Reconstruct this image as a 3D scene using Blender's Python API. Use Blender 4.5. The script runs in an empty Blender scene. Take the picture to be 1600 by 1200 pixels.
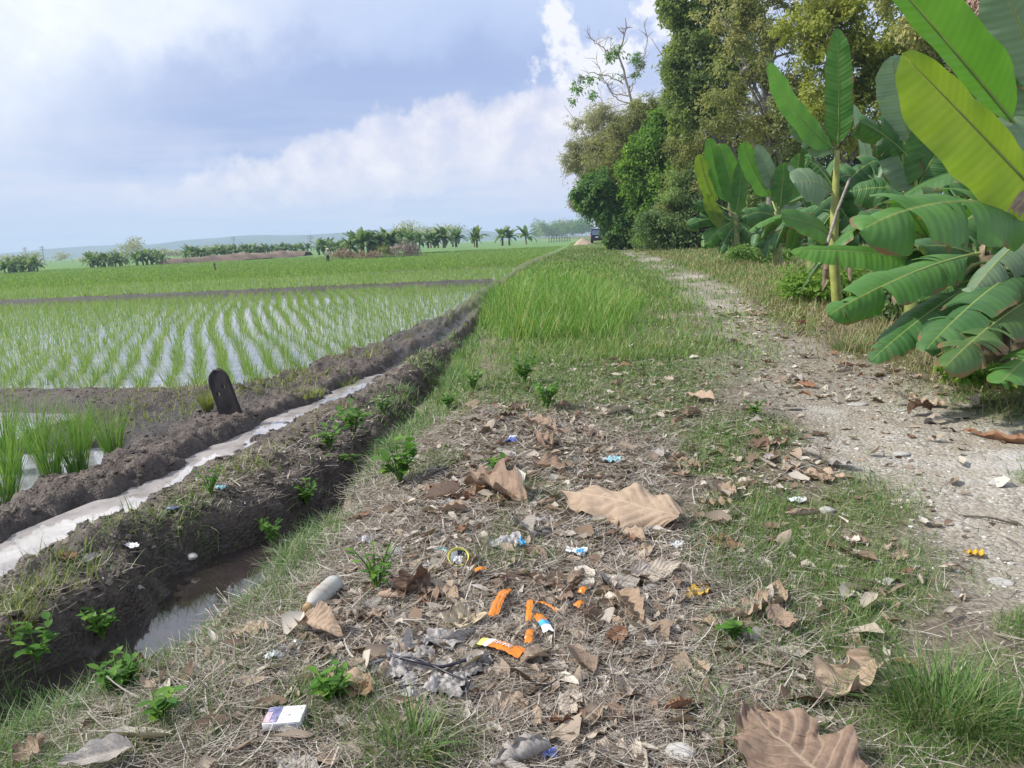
import bpy, bmesh, math, random
import numpy as np
from mathutils import Vector, Matrix
R = math.radians
rng = np.random.default_rng(11)
random.seed(11)
sc = bpy.context.scene
COL = sc.collection

# ------------------------------------------------------------------ camera
FPX, PITCH, ROLL, CZ = 1202.0, R(10.7), R(2.5), 1.15
cf = np.array([0, math.cos(PITCH), -math.sin(PITCH)])
r0 = np.array([1.0, 0, 0]); u0 = np.cross(r0, cf)
cr = r0 * math.cos(ROLL) - u0 * math.sin(ROLL)
cu = u0 * math.cos(ROLL) + r0 * math.sin(ROLL)
CAMP = np.array([0, 0, CZ])
cam_d = bpy.data.cameras.new('camera'); cam = bpy.data.objects.new('camera', cam_d); COL.objects.link(cam)
cam_d.sensor_width = 36; cam_d.lens = 36 * FPX / 1600; cam_d.clip_end = 20000; cam_d.clip_start = 0.02
M = Matrix(((cr[0], cu[0], -cf[0], 0), (cr[1], cu[1], -cf[1], 0), (cr[2], cu[2], -cf[2], CZ), (0, 0, 0, 1)))
cam.matrix_world = M; sc.camera = cam

def ray(px, py): return cf + cr * ((px - 800) / FPX) - cu * ((py - 600) / FPX)
def at(px, py, z=0.0):
    d = ray(px, py); return CAMP + d * ((z - CZ) / d[2])
def aty(px, py, Y):
    d = ray(px, py); return CAMP + d * (Y / d[1])
def projs(x, y, z):
    v = np.stack([x, y, np.asarray(z) - CZ], -1); w = np.maximum(v @ cf, 1e-3)
    return 800 + FPX * (v @ cr) / w, 600 - FPX * (v @ cu) / w, v @ cf

# ------------------------------------------------------------------ noise
def _h(xi, yi, zi, s):
    n = (xi.astype(np.int64) * 374761393 + yi.astype(np.int64) * 668265263 + zi.astype(np.int64) * 2147483647 + s * 144665) & 0xffffffff
    n = ((n ^ (n >> 13)) * 1274126177) & 0xffffffff
    n = (n ^ (n >> 16)) & 0xffffffff
    return n / 2147483647.5 - 1.0
def vn(x, y, s=0):
    x = np.asarray(x, float); y = np.asarray(y, float)
    xi = np.floor(x); yi = np.floor(y); a = x - xi; b = y - yi
    a = a * a * (3 - 2 * a); b = b * b * (3 - 2 * b); z = np.zeros_like(xi)
    return ((_h(xi, yi, z, s) * (1 - a) + _h(xi + 1, yi, z, s) * a) * (1 - b) + (_h(xi, yi + 1, z, s) * (1 - a) + _h(xi + 1, yi + 1, z, s) * a) * b)
def fbm(x, y, o=4, s=0, g=0.5):
    x = np.asarray(x, float); y = np.asarray(y, float)
    t = 0; a = 1.0; n = 0
    for k in range(o):
        t = t + a * vn(x + 17.3 * k, y - 9.1 * k, s + k); n += a; a *= g; x = x * 2.03; y = y * 2.03
    return t / n
def vn3(p, s=0):
    pi = np.floor(p); f = p - pi; f = f * f * (3 - 2 * f); o = 0
    for i in (0, 1):
        for j in (0, 1):
            for k in (0, 1):
                w = (f[..., 0] if i else 1 - f[..., 0]) * (f[..., 1] if j else 1 - f[..., 1]) * (f[..., 2] if k else 1 - f[..., 2])
                o = o + w * _h(pi[..., 0] + i, pi[..., 1] + j, pi[..., 2] + k, s)
    return o
def ss(a, b, x):
    t = np.clip((x - a) / (b - a), 0, 1); return t * t * (3 - 2 * t)
def mix(a, b, t): return a * (1 - t) + b * t

# ------------------------------------------------------------------ terrain
def knots(*k):
    ys = [p[0] for p in k]; xs = [p[1] for p in k]
    return lambda y: np.interp(y, ys, xs)
LIP = knots((-5, -5), (0, -2.3), (1.93, -1.46), (2.3, -1.2), (2.7, -1.06), (3.2, -1.02), (3.6, -.97), (4.45, -.9), (5.3, -.76), (7.6, -.63), (9.7, -.56), (18.6, -.36), (37, 1.1), (60, 4), (130, 11), (300, 30))
DL = knots((-5, -5.9), (0, -3.05), (2, -2.3), (2.9, -2.08), (3.5, -2.08), (4.0, -1.98), (4.6, -1.58), (5.2, -1.32), (6.7, -1.12), (10.8, -.88), (15.5, -.68), (18.6, -.52), (37, .95), (60, 3.8), (130, 10.8), (300, 29.8))
CHR = knots((-5, -7.2), (1, -4.0), (2.5, -3.25), (3.95, -2.83), (4.94, -2.57), (5.98, -2.44), (7.4, -2.2), (9.55, -1.66), (13.6, -1.16), (18, -.9), (37, .65), (60, 3.5), (130, 10.5), (300, 29.5))
CHL = knots((-5, -7.7), (1, -4.5), (2.5, -3.62), (3.95, -3.08), (4.6, -2.92), (5.3, -2.68), (6.2, -2.52), (7.4, -2.30), (9.55, -1.74), (13.6, -1.22), (18, -.96), (37, .6), (60, 3.45), (130, 10.45), (300, 29.45))
PAD = knots((-5, -8.6), (2, -4.75), (4.0, -3.62), (4.82, -3.5), (5.42, -3.38), (6.45, -3.14), (8.75, -3.1), (11.9, -2.37), (17.2, -1.40), (24.5, -1.0), (37, .1), (51, 1.0), (100, 6.5), (130, 9.5), (300, 28))
RDL = knots((-5, 2.2), (1.2, 1.75), (2.4, 1.35), (3.9, 1.45), (5, 1.55), (6.9, 1.85), (10.8, 2.7), (21, 4.15), (41, 6.3), (70, 9.0), (114, 13), (300, 33))
RDR = knots((-5, 4.6), (1, 4.2), (4.4, 3.05), (4.9, 2.95), (6.6, 3.0), (9, 3.3), (15.3, 4.55), (29, 6.4), (56, 9.0), (80, 11.5), (114, 15), (300, 36))
# field levels and the bunds across
BUNDS = [(8.85, -.18, .22, -.40, -30), (30.2, -.0, .42, -.36, -200), (50.2, .03, .35, -.60, -200), (73, .05, .5, -.68, -200), (96, .02, .5, -.78, -250), (125, 0, .7, -.80, -300)]
def zfield(y):
    return np.interp(y, [30, 30.5, 50, 50.5, 73, 73.5, 96, 96.6, 125, 126, 400, 3000], [-.62, -.70, -.70, -.80, -.80, -.86, -.86, -.92, -.92, -.97, -1.2, -1.6])
def wob(y, s, a=.07): return a * fbm(np.asarray(y) * 1.1 + 40 * s, np.asarray(y) * .0 + s, 3, s)
def H(x, y):
    x = np.asarray(x, float); y = np.asarray(y, float)
    near = np.clip(1.6 - y / 25, 0, 1)
    lip = LIP(y) + wob(y, 1) + near * (.10 * fbm(y * 1.9, y * 0 + 3, 3, 48) + .03); dl = DL(y) + wob(y, 2, .12); cr_ = CHR(y) + wob(y, 3, .08); cl = CHL(y) + wob(y, 4, .08); pd = PAD(y) + wob(y, 5, .12)
    ver = .02 * fbm(x * .9, y * .9, 3, 21) + near * .012 * fbm(x * 5, y * 5, 3, 22) - .10 * ss(.55, 0, x - lip)
    ver = ver + .10 * ss(2.0, 5.5, x - RDR(y)) - .025 * ss(0, .3, x - RDL(y)) * ss(0, .3, RDR(y) - x)
    ver = ver + near * .006 * fbm(x * 14, y * 14, 2, 23)
    zf = zfield(y)
    bed = zf + (.035 + .045 * ss(9, 8, y)) * fbm(x * 1.1, y * 1.1, 3, 31) + .05 * ss(.75, .1, pd - x) * ss(22, 12, y) * (1 + fbm(x * 2, y * 2, 3, 34)) + .075 * ss(-5.1, -4.5, x) * ss(6.7, 7.3, y) * ss(9.2, 8.6, y)
    for (yc, sl, hw, zc, xm) in BUNDS:
        d = np.abs(y - yc - sl * (x + 4) - .15 * fbm(x * .6, x * 0 + yc, 3, 33))
        bed = np.maximum(bed, mix(bed, zc + .04 * fbm(x * 1.7, y * 1.7, 3, 35), ss(hw + .28, hw - .12, d)))
    z = bed
    hx_ = x + near * (.14 * fbm(x * 3, y * 3, 4, 38) + .05 * fbm(x * 11, y * 11, 2, 39))
    z = mix(z, -.43 + .05 * fbm(x * 1.3, y * 1.3, 3, 36), ss(pd - .20, pd + .14, hx_))
    z = mix(z, -.57, ss(cl - .20, cl + .03, hx_))
    z = mix(z, -.44 + .10 * ss(cr_ + .25, (cr_ + dl) / 2 + .1, x) - .08 * ss((cr_ + dl) / 2, dl, x) + .045 * fbm(x * 1.5, y * 1.1, 3, 37), ss(cr_ - .03, cr_ + .3, hx_))
    z = mix(z, mix(-.76, -.28, ss(13, 24, y)), ss(dl - .12, dl + .20, hx_ + near * .06 * fbm(x * 2.2, y * 6, 3, 49)))
    mud = ss(pd - .3, pd, x) * ss(lip + .02, lip - .15, x)
    c = fbm(x * 5, y * 5, 4, 41); c2 = 1 - np.abs(fbm(x * 9, y * 9, 3, 45)) * 2
    z = z + near * mud * (.07 * c + .034 * c2 + .016 * fbm(x * 26, y * 26, 2, 47))
    bm = (z > zf + .07) & (x < pd)
    z = z + near * np.where(bm, .03 * c + .012 * c2, 0)
    z = mix(z, ver, ss(lip - .15, lip + .05, x + near * .05 * fbm(x * 5, y * 5, 3, 40)))
    return z
# ------------------------------------------------------------------ mesh helpers
def mesh(name, V, F, mats=(), mi=None, uv=None, attrs=None, smooth=True):
    """V (n,3); F list of (k,m) int arrays; mi per-face; uv per-vertex"""
    me = bpy.data.meshes.new(name)
    V = np.asarray(V, np.float32)
    if not isinstance(F, (list, tuple)): F = [F]
    F = [np.asarray(f, np.int32) for f in F if len(f)]
    loops = np.concatenate([f.ravel() for f in F]); tot = np.concatenate([np.full(len(f), f.shape[1], np.int32) for f in F])
    st = np.concatenate([[0], np.cumsum(tot)[:-1]]).astype(np.int32)
    me.vertices.add(len(V)); me.vertices.foreach_set('co', V.ravel())
    me.loops.add(len(loops)); me.loops.foreach_set('vertex_index', loops)
    me.polygons.add(len(tot)); me.polygons.foreach_set('loop_start', st); me.polygons.foreach_set('loop_total', tot)
    if mi is not None: me.polygons.foreach_set('material_index', np.asarray(mi, np.int32))
    me.polygons.foreach_set('use_smooth', np.full(len(tot), bool(smooth)))
    if uv is not None:
        l = me.uv_layers.new(name='UVMap'); l.data.foreach_set('uv', np.asarray(uv, np.float32)[loops].ravel())
    for k, a in (attrs or {}).items():
        at_ = me.attributes.new(k, 'FLOAT', 'POINT'); at_.data.foreach_set('value', np.asarray(a, np.float32))
    for m in mats: me.materials.append(m)
    me.update(calc_edges=True)
    return me
def obj(name, me, parent=None, loc=None):
    o = bpy.data.objects.new(name, me); COL.objects.link(o)
    if parent: o.parent = parent
    if loc is not None: o.location = loc
    return o
def tag(o, label=None, cat=None, group=None, kind=None):
    if label: o['label'] = label
    if cat: o['category'] = cat
    if group: o['group'] = group
    if kind: o['kind'] = kind
    return o
def empty(name, loc, label, cat, group=None, rz=0):
    o = bpy.data.objects.new(name, None); COL.objects.link(o); o.location = [float(v) for v in loc]; o.rotation_euler = (0, 0, rz)
    return tag(o, label, cat, group)
class MB:
    def __init__(s): s.V = []; s.Q = []; s.T = []; s.UV = []; s.n = 0; s.mq = []; s.mt = []
    def add(s, V, F, uv=None, m=0):
        V = np.asarray(V, float).reshape(-1, 3); F = np.asarray(F, int)
        if F.shape[1] == 4: s.Q.append(F + s.n); s.mq += [m] * len(F)
        else: s.T.append(F + s.n); s.mt += [m] * len(F)
        s.V.append(V); s.UV.append(np.zeros((len(V), 2)) if uv is None else np.asarray(uv, float)); s.n += len(V); return s
    def tube(s, P, rad, k=7, m=0, cap=True):
        P = np.asarray(P, float); n = len(P); rad = np.broadcast_to(rad, (n,))
        T = np.gradient(P, axis=0); T /= np.linalg.norm(T, axis=1)[:, None] + 1e-9
        ref = np.array([0, 0, 1.0]) if abs(T[0, 2]) < .9 else np.array([1.0, 0, 0])
        A = np.cross(T, ref); A /= np.linalg.norm(A, axis=1)[:, None] + 1e-9; B = np.cross(T, A)
        th = np.arange(k) / k * 2 * math.pi
        V = P[:, None] + rad[:, None, None] * (np.cos(th)[None, :, None] * A[:, None] + np.sin(th)[None, :, None] * B[:, None])
        i = np.arange(n - 1)[:, None] * k; j = np.arange(k)[None]; j2 = (j + 1) % k
        F = np.stack([i + j, i + j2, i + k + j2, i + k + j], -1).reshape(-1, 4)
        uv = np.stack(np.broadcast_arrays(np.linspace(0, 1, n)[:, None], (np.arange(k) / k)[None]), -1).reshape(-1, 2)
        b = s.n; s.add(V, F, uv, m)
        if cap:
            for e in (0, n - 1):
                c = np.arange(k) + b + e * k
                s.V.append(P[e:e + 1]); s.UV.append(np.zeros((1, 2)))
                s.T.append(np.stack([c, np.roll(c, -1), np.full(k, s.n)], 1)); s.mt += [m] * k; s.n += 1
        return s
    def lathe(s, prof, k=24, m=0, M4=None):
        prof = np.asarray(prof, float); n = len(prof); th = np.arange(k) / k * 2 * math.pi
        V = np.stack([prof[:, 0:1] * np.cos(th), prof[:, 0:1] * np.sin(th), np.broadcast_to(prof[:, 1:2], (n, k))], -1).reshape(-1, 3)
        i = np.arange(n - 1)[:, None] * k; j = np.arange(k)[None]; j2 = (j + 1) % k
        return s.add(V, np.stack([i + j, i + j2, i + k + j2, i + k + j], -1).reshape(-1, 4), None, m)
    def box(s, c, d, m=0):
        c = np.asarray(c, float); d = np.asarray(d, float) / 2
        V = np.array([[x, y, z] for z in (-1, 1) for y in (-1, 1) for x in (-1, 1)]) * d + c
        return s.add(V, [[0, 2, 3, 1], [4, 5, 7, 6], [0, 1, 5, 4], [2, 6, 7, 3], [0, 4, 6, 2], [1, 3, 7, 5]], None, m)
    def me(s, name, mats, smooth=True):
        F = [np.concatenate(x) for x in (s.Q, s.T) if x]
        return mesh(name, np.concatenate(s.V), F, mats, s.mq + s.mt, np.concatenate(s.UV), None, smooth)
def grid(nu, nv):
    i = np.arange(nu - 1)[:, None] * nv; j = np.arange(nv - 1)[None]
    return np.stack([i + j, i + j + 1, i + nv + j + 1, i + nv + j], -1).reshape(-1, 4)
def blades(P, az, L, w, lean, bend, seg=3, azb=0.0, tip=.12, face=None):
    n = len(P); t = np.linspace(0, 1, seg + 1)
    az = np.broadcast_to(az, (n,)); L = np.broadcast_to(L, (n,)); w = np.broadcast_to(w, (n,)); lean = np.broadcast_to(lean, (n,)); bend = np.broadcast_to(bend, (n,)); azb = np.broadcast_to(azb, (n,))
    pos = np.zeros((n, seg + 1, 3)); pos[:, 0] = P
    for k in range(seg):
        tm = (t[k] + t[k + 1]) / 2; a = lean + bend * tm; z = az + azb * tm
        pos[:, k + 1] = pos[:, k] + (L / seg)[:, None] * np.stack([np.sin(a) * np.cos(z), np.sin(a) * np.sin(z), np.cos(a)], -1)
    fa = az + math.pi / 2 if face is None else face
    S = np.stack([np.cos(fa), np.sin(fa), np.zeros(n)], -1)
    wt = (w[:, None] / 2) * np.maximum(tip, (1 - t[None] ** 1.6))
    V = np.stack([pos - S[:, None] * wt[..., None], pos + S[:, None] * wt[..., None]], 2).reshape(-1, 3)
    b = (np.arange(n) * (seg + 1) * 2)[:, None] + (np.arange(seg) * 2)[None]
    F = np.stack([b, b + 1, b + 3, b + 2], -1).reshape(-1, 4)
    return V, F, np.tile(np.repeat(t, 2), n)

# ------------------------------------------------------------------ materials
def newmat(name):
    m = bpy.data.materials.new(name); m.use_nodes = True; nt = m.node_tree
    return m, nt, nt.nodes['Principled BSDF'], nt.nodes['Material Output']
def nd(nt, t, ins=None, **kw):
    n = nt.nodes.new(t)
    for k, v in kw.items(): setattr(n, k, v)
    for k, v in (ins or {}).items():
        if hasattr(v, 'is_output') or isinstance(v, bpy.types.NodeSocket): nt.links.new(v, n.inputs[k])
        else: n.inputs[k].default_value = v
    return n
def mth(nt, op, a, b=None, c=None, clamp=False):
    ins = {0: a}
    if b is not None: ins[1] = b
    if c is not None: ins[2] = c
    n = nd(nt, 'ShaderNodeMath', ins, operation=op); n.use_clamp = clamp
    return n.outputs[0]
def mixc(nt, f, a, b, bt='MIX'):
    n = nd(nt, 'ShaderNodeMix', data_type='RGBA', blend_type=bt)
    for i, v in ((0, f), (6, a), (7, b)):
        if isinstance(v, bpy.types.NodeSocket): nt.links.new(v, n.inputs[i])
        else: n.inputs[i].default_value = (*v, 1) if isinstance(v, (tuple, list)) and len(v) == 3 else v
    return n.outputs[2]
def ramp(nt, f, stops, interp='LINEAR'):
    n = nd(nt, 'ShaderNodeValToRGB', {0: f}); e = n.color_ramp.elements; n.color_ramp.interpolation = interp
    while len(e) < len(stops): e.new(.5)
    for q, (p, c) in zip(e, stops): q.position = p; q.color = (*c, 1)
    return n.outputs[0]
def noise(nt, vec, scale, detail=4, rough=.55, out=0):
    n = nd(nt, 'ShaderNodeTexNoise', {'Scale': scale, 'Detail': detail, 'Roughness': rough})
    if vec is not None: nt.links.new(vec, n.inputs['Vector'])
    return n.outputs[out]
def tc(nt, o='Object'): return nd(nt, 'ShaderNodeTexCoord').outputs[o]
def attr(nt, n): return nd(nt, 'ShaderNodeAttribute', attribute_name=n).outputs['Fac']
def bump(nt, bs, h, strength=.4, dist=.01):
    b = nd(nt, 'ShaderNodeBump', {'Height': h, 'Strength': strength, 'Distance': dist}); nt.links.new(b.outputs[0], bs.inputs['Normal'])
def translucent(nt, bs, out, colsock, amt):
    tr = nd(nt, 'ShaderNodeBsdfTranslucent'); nt.links.new(colsock, tr.inputs[0])
    mx = nd(nt, 'ShaderNodeMixShader', {0: amt}); nt.links.new(bs.outputs[0], mx.inputs[1]); nt.links.new(tr.outputs[0], mx.inputs[2])
    nt.links.new(mx.outputs[0], out.inputs[0])
def leafmat(name, stops, trans=.3, rough=.5, tint=None, spec=.3):
    """per-blade colour by island random, optional 'tint' attribute shifting it"""
    m, nt, bs, out = newmat(name)
    g = nd(nt, 'ShaderNodeNewGeometry').outputs['Random Per Island']
    f = g
    if tint: f = mth(nt, 'ADD', mth(nt, 'MULTIPLY', g, .45), mth(nt, 'MULTIPLY', attr(nt, tint), .55), clamp=True)
    c = ramp(nt, f, stops)
    nt.links.new(c, bs.inputs['Base Color']); bs.inputs['Roughness'].default_value = rough; bs.inputs['Specular IOR Level'].default_value = spec
    if trans:
        c2 = mixc(nt, 1.0, c, (1.25, 1.25, .7), 'MULTIPLY'); translucent(nt, bs, out, c2, trans)
    return m
def flat(name, c, rough=.6, metal=0, var=.25, scale=30, bmp=0, spec=.4):
    m, nt, bs, out = newmat(name); v = tc(nt)
    n = noise(nt, v, scale)
    c2 = tuple(x * (1 - var) for x in c); c3 = tuple(min(1, x * (1 + var * .5)) for x in c)
    nt.links.new(ramp(nt, n, [(.3, c2), (.7, c3)]), bs.inputs['Base Color'])
    bs.inputs['Roughness'].default_value = rough; bs.inputs['Metallic'].default_value = metal; bs.inputs['Specular IOR Level'].default_value = spec
    if bmp: bump(nt, bs, n, bmp, .004)
    return m

# ground
def ground_mat():
    m, nt, bs, out = newmat('ground_soil'); P = nd(nt, 'ShaderNodeNewGeometry').outputs['Position']
    nA = noise(nt, P, 3, 6, .6); nB = noise(nt, P, 22, 5, .65); nC = noise(nt, P, 120, 3, .7); nD = noise(nt, P, .35, 4)
    straw = ramp(nt, nB, [(.25, (.045, .036, .029)), (.5, (.11, .09, .073)), (.72, (.25, .215, .175))])  # soil colour darkened to paint occlusion shade between the straw
    straw = mixc(nt, .45, straw, ramp(nt, nC, [(.3, (.09, .07, .05)), (.7, (.34, .29, .22))]))
    # gravel of the track
    vo = nd(nt, 'ShaderNodeTexVoronoi', {'Scale': 55.0, 'Randomness': 1.0}); nt.links.new(P, vo.inputs['Vector'])
    gcol = ramp(nt, nd(nt, 'ShaderNodeSeparateColor', {0: vo.outputs['Color']}).outputs[0], [(0, (.24, .218, .185)), (.6, (.36, .332, .288)), (1, (.52, .50, .46))])
    gdirt = ramp(nt, nB, [(.3, (.25, .218, .172)), (.7, (.40, .36, .30))])
    gcol = mixc(nt, ramp(nt, nA, [(.38, (0, 0, 0)), (.62, (1, 1, 1))]), gdirt, gcol)
    gcol = mixc(nt, ramp(nt, noise(nt, P, 1.3, 5), [(.56, (0, 0, 0)), (.7, (1, 1, 1))]), gcol, (.50, .49, .475))
    mud = ramp(nt, nB, [(.25, (.042, .034, .031)), (.48, (.095, .078, .070)), (.72, (.20, .172, .152))])
    mud = mixc(nt, ramp(nt, nA, [(.5, (0, 0, 0)), (.72, (.8, .8, .8))]), mud, (.215, .185, .155))
    green = ramp(nt, nB, [(.25, (.05, .08, .024)), (.6, (.115, .18, .05)), (.8, (.21, .25, .09))])
    green = mixc(nt, ramp(nt, nD, [(.4, (0, 0, 0)), (.65, (.6, .6, .6))]), green, (.17, .19, .06))
    field = ramp(nt, noise(nt, P, .12, 6, .7), [(.3, (.08, .18, .05)), (.5, (.115, .23, .06)), (.7, (.18, .26, .085))])
    c = mixc(nt, attr(nt, 'road'), straw, gcol)
    c = mixc(nt, attr(nt, 'green'), c, green)
    c = mixc(nt, attr(nt, 'mud'), c, mud)
    c = mixc(nt, attr(nt, 'field'), c, field)
    c = mixc(nt, mth(nt, 'MULTIPLY', attr(nt, 'wet_shade'), .82), c, ramp(nt, nB, [(.3, (.022, .018, .018)), (.7, (.058, .048, .044))]))
    nt.links.new(c, bs.inputs['Base Color'])
    nt.links.new(mth(nt, 'SUBTRACT', .95, mth(nt, 'MULTIPLY', attr(nt, 'wet_shade'), .55)), bs.inputs['Roughness'])
    bs.inputs['Specular IOR Level'].default_value = .3
    hh = mth(nt, 'ADD', mth(nt, 'MULTIPLY', nB, .8), mth(nt, 'ADD', mth(nt, 'MULTIPLY', nC, .45), mth(nt, 'MULTIPLY', vo.outputs['Distance'], -.9)))
    bump(nt, bs, hh, .8, .012)
    return m
def water_mat(name, c, rough=.02, wave=.04, lo=.7):
    m, nt, bs, out = newmat(name); P = nd(nt, 'ShaderNodeNewGeometry').outputs['Position']
    n = noise(nt, P, 6, 3); n2 = noise(nt, P, 1.1, 3)
    nt.links.new(mixc(nt, ramp(nt, noise(nt, P, 3.2, 5, .65), [(.35, (0, 0, 0)), (.65, (1, 1, 1))]), tuple(x * lo for x in c), tuple(min(.8, x * 1.2) for x in c)), bs.inputs['Base Color'])
    bs.inputs['Roughness'].default_value = rough; bs.inputs['IOR'].default_value = 1.9; bs.inputs['Specular IOR Level'].default_value = .9
    bump(nt, bs, n, wave, .02)
    return m
MG = ground_mat()
M_WATER = water_mat('paddy_water', (.30, .30, .335)); M_DITCH = water_mat('ditch_water', (.035, .028, .026), .06, .02)
M_CHAN = water_mat('silty_water', (.47, .44, .43), .03, .07, .6)
G_SHORT = leafmat('short_grass', [(0, (.05, .125, .026)), (.45, (.10, .205, .046)), (.75, (.18, .26, .08)), (1, (.36, .335, .21))], .28)
G_TALL = leafmat('tall_grass', [(0, (.06, .16, .026)), (.4, (.125, .30, .05)), (.75, (.25, .41, .10)), (1, (.46, .45, .22))], .42)
G_DRY = leafmat('dry_grass', [(0, (.17, .16, .075)), (.5, (.27, .25, .12)), (1, (.40, .35, .21))], .25)
G_STRAW = leafmat('dry_straw', [(0, (.075, .06, .05)), (.3, (.17, .14, .115)), (.65, (.33, .29, .245)), (.9, (.46, .42, .365)), (1, (.56, .54, .48))], 0, .85)
G_BUND = leafmat('bund_grass', [(0, (.10, .16, .03)), (.5, (.19, .25, .05)), (1, (.36, .37, .15))], .3)
G_RICE = leafmat('rice_blade', [(0, (.105, .215, .045)), (.5, (.185, .315, .075)), (1, (.33, .40, .15))], .42)
G_RICE2 = leafmat('tall_rice_blade', [(0, (.075, .19, .035)), (.5, (.135, .275, .055)), (1, (.27, .38, .11))], .42)
G_WEED = leafmat('weed_leaf', [(0, (.05, .14, .02)), (.6, (.09, .22, .03)), (1, (.17, .30, .05))], .3)
G_WEED2 = leafmat('grey_weed', [(0, (.06, .145, .035)), (.5, (.13, .25, .07)), (.85, (.24, .33, .14)), (1, (.40, .41, .29))], .3)

# ------------------------------------------------------------------ masks in the picture's own places
def blob(px, py, lst):
    d = np.zeros_like(px)
    for (cx, cy, rx, ry, a) in lst:
        q = ((px - cx) / rx) ** 2 + ((py - cy) / ry) ** 2
        d = np.maximum(d, a * np.clip(1.35 - q, 0, 1))
    return d
GREEN = [(1190, 850, 120, 95, 1), (1370, 780, 100, 60, .75), (930, 565, 170, 45, .8), (850, 600, 110, 55, .9), (1160, 690, 100, 45, .7), (1480, 1130, 160, 85, .9),
         (1330, 930, 150, 60, .7), (1290, 985, 130, 60, .8), (690, 595, 70, 60, .9), (470, 830, 70, 60, .8), (200, 1110, 200, 80, .75), (650, 1165, 120, 50, .7), (520, 1100, 100, 50, .8),
         (420, 930, 90, 60, .8), (300, 1020, 180, 60, .5), (60, 1160, 120, 70, .8), (1100, 560, 120, 50, .6), (980, 460, 180, 60, .8), (870, 420, 160, 50, .9), (1010, 620, 120, 60, .55), (1400, 880, 100, 60, .5),
         (1240, 1080, 120, 100, .6), (1550, 900, 60, 30, .3), (1420, 620, 60, 30, .5), (1390, 540, 70, 30, .9), (1560, 620, 90, 50, .9), (1050, 500, 120, 60, .5), (1560, 1060, 90, 60, .6), (600, 900, 60, 60, .4)]
def masks(x, y, z):
    lip = LIP(y); pd = PAD(y)
    px, py, w = projs(x, y, z)
    ed = .25 * fbm(x * 1.3, y * 1.3, 4, 61)
    road = ss(-.25, .35, x - RDL(y) + ed * 1.6) * ss(-.2, .3, RDR(y) - x + ed) * np.clip(.80 + .9 * fbm(x * .9, y * .5, 4, 62), 0, 1)
    road = road * ss(120, 60, y) * (1 - ss(8, 22, y) * np.clip(.30 + .9 * fbm(x * .8, y * .3, 3, 66), 0, .75))
    g = np.where(w > .3, blob(px, py, GREEN), .4) * ss(13, 8, y)
    ver = ss(lip - .1, lip + .1, x)
    far = ss(7, 14, y)
    g = np.maximum(g, far * (1 - road) * np.clip(.75 + .6 * fbm(x * .4, y * .25, 4, 63), .25, 1))
    g = np.maximum(g, ss(.1, 1.6, x - RDR(y)) * .6)
    g = np.clip(g + .45 * fbm(x * 1.6, y * 1.6, 4, 64) * (g > .02), 0, 1) * ver * (1 - .8 * road)
    g = np.maximum(g, ver * .8 * ss(.30, .55, fbm(x * 1.9, y * 1.5, 4, 67)))
    g = np.maximum(g, .12 * ver * np.clip(fbm(x * 2.2, y * 2.2, 3, 65) + .5, 0, 1) * (1 - .8 * road))
    inmud = ss(lip + .02, lip - .12, x)
    return road * ver, g, inmud

# ------------------------------------------------------------------ ground sheet
def axis(lo, hi, step, outlo, outhi, gr=1.07):
    c = list(np.arange(lo, hi, step)); s = step; v = c[-1]; up = []
    while v < outhi: s *= gr; v += s; up.append(v)
    s = step; v = lo; dn = []
    while v > outlo: s *= gr; v -= s; dn.append(v)
    return np.array(dn[::-1] + c + up)
gx = axis(-4.6, 3.6, .026, -3300, 3300, 1.06); gy = axis(1.1, 9.6, .026, -6, 3300, 1.035)
GX, GY = np.meshgrid(gx, gy, indexing='ij'); X = GX.ravel(); Y = GY.ravel(); Z = H(X, Y)
road, green, inmud = masks(X, Y, Z)
zf = zfield(Y)
fieldm = inmud * ss(14, 40, Y) * (Z < zf + .06) * .95
fieldm = np.maximum(fieldm, inmud * ss(60, 100, Y) * .75)
mudm = inmud * (1 - ss(.05, .3, fbm(X * 1.2, Y * 1.2, 4, 71)) * .25)
farb = ss(9, 20, Y) * inmud * (X > PAD(Y) - .2)
mudm = mudm * (1 - .8 * farb); green = np.maximum(green, farb * .85)
wet_shade = inmud * ss(-.33, -.50, Z) * ss(26, 14, Y); wet_shade = np.maximum(wet_shade, .85 * inmud * (X < PAD(Y) - .05) * (Z > zf + .07) * ss(14, 20, Y)); wet_shade = np.maximum(wet_shade, inmud * (Y < 30) * .75 * ss(.05, .35, fbm(X * 1.4, Y * 1.1, 4, 73)))  # damp mud patches, darker field bunds, and painted shade down the ditch walls
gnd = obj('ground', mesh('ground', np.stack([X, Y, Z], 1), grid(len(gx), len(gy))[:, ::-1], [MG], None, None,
          dict(road=road, green=np.clip(green, 0, 1), mud=mudm, field=fieldm, wet_shade=wet_shade)))
tag(gnd, kind='structure')
Zg = Z.reshape(len(gx), len(gy))
def gnd_z(x, y):
    i = min(max(int(np.searchsorted(gx, x)) - 1, 0), len(gx) - 2); j = min(max(int(np.searchsorted(gy, y)) - 1, 0), len(gy) - 2)
    a = (x - gx[i]) / (gx[i + 1] - gx[i]); b = (y - gy[j]) / (gy[j + 1] - gy[j])
    return float((Zg[i, j] * (1 - b) + Zg[i, j + 1] * b) * (1 - a) + (Zg[i + 1, j] * (1 - b) + Zg[i + 1, j + 1] * b) * a)
def on_ground(px, py):
    z = 0.0
    for _ in range(30):
        p = at(px, py, z); z = .5 * z + .5 * gnd_z(p[0], p[1])
    return at(px, py, z)
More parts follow.
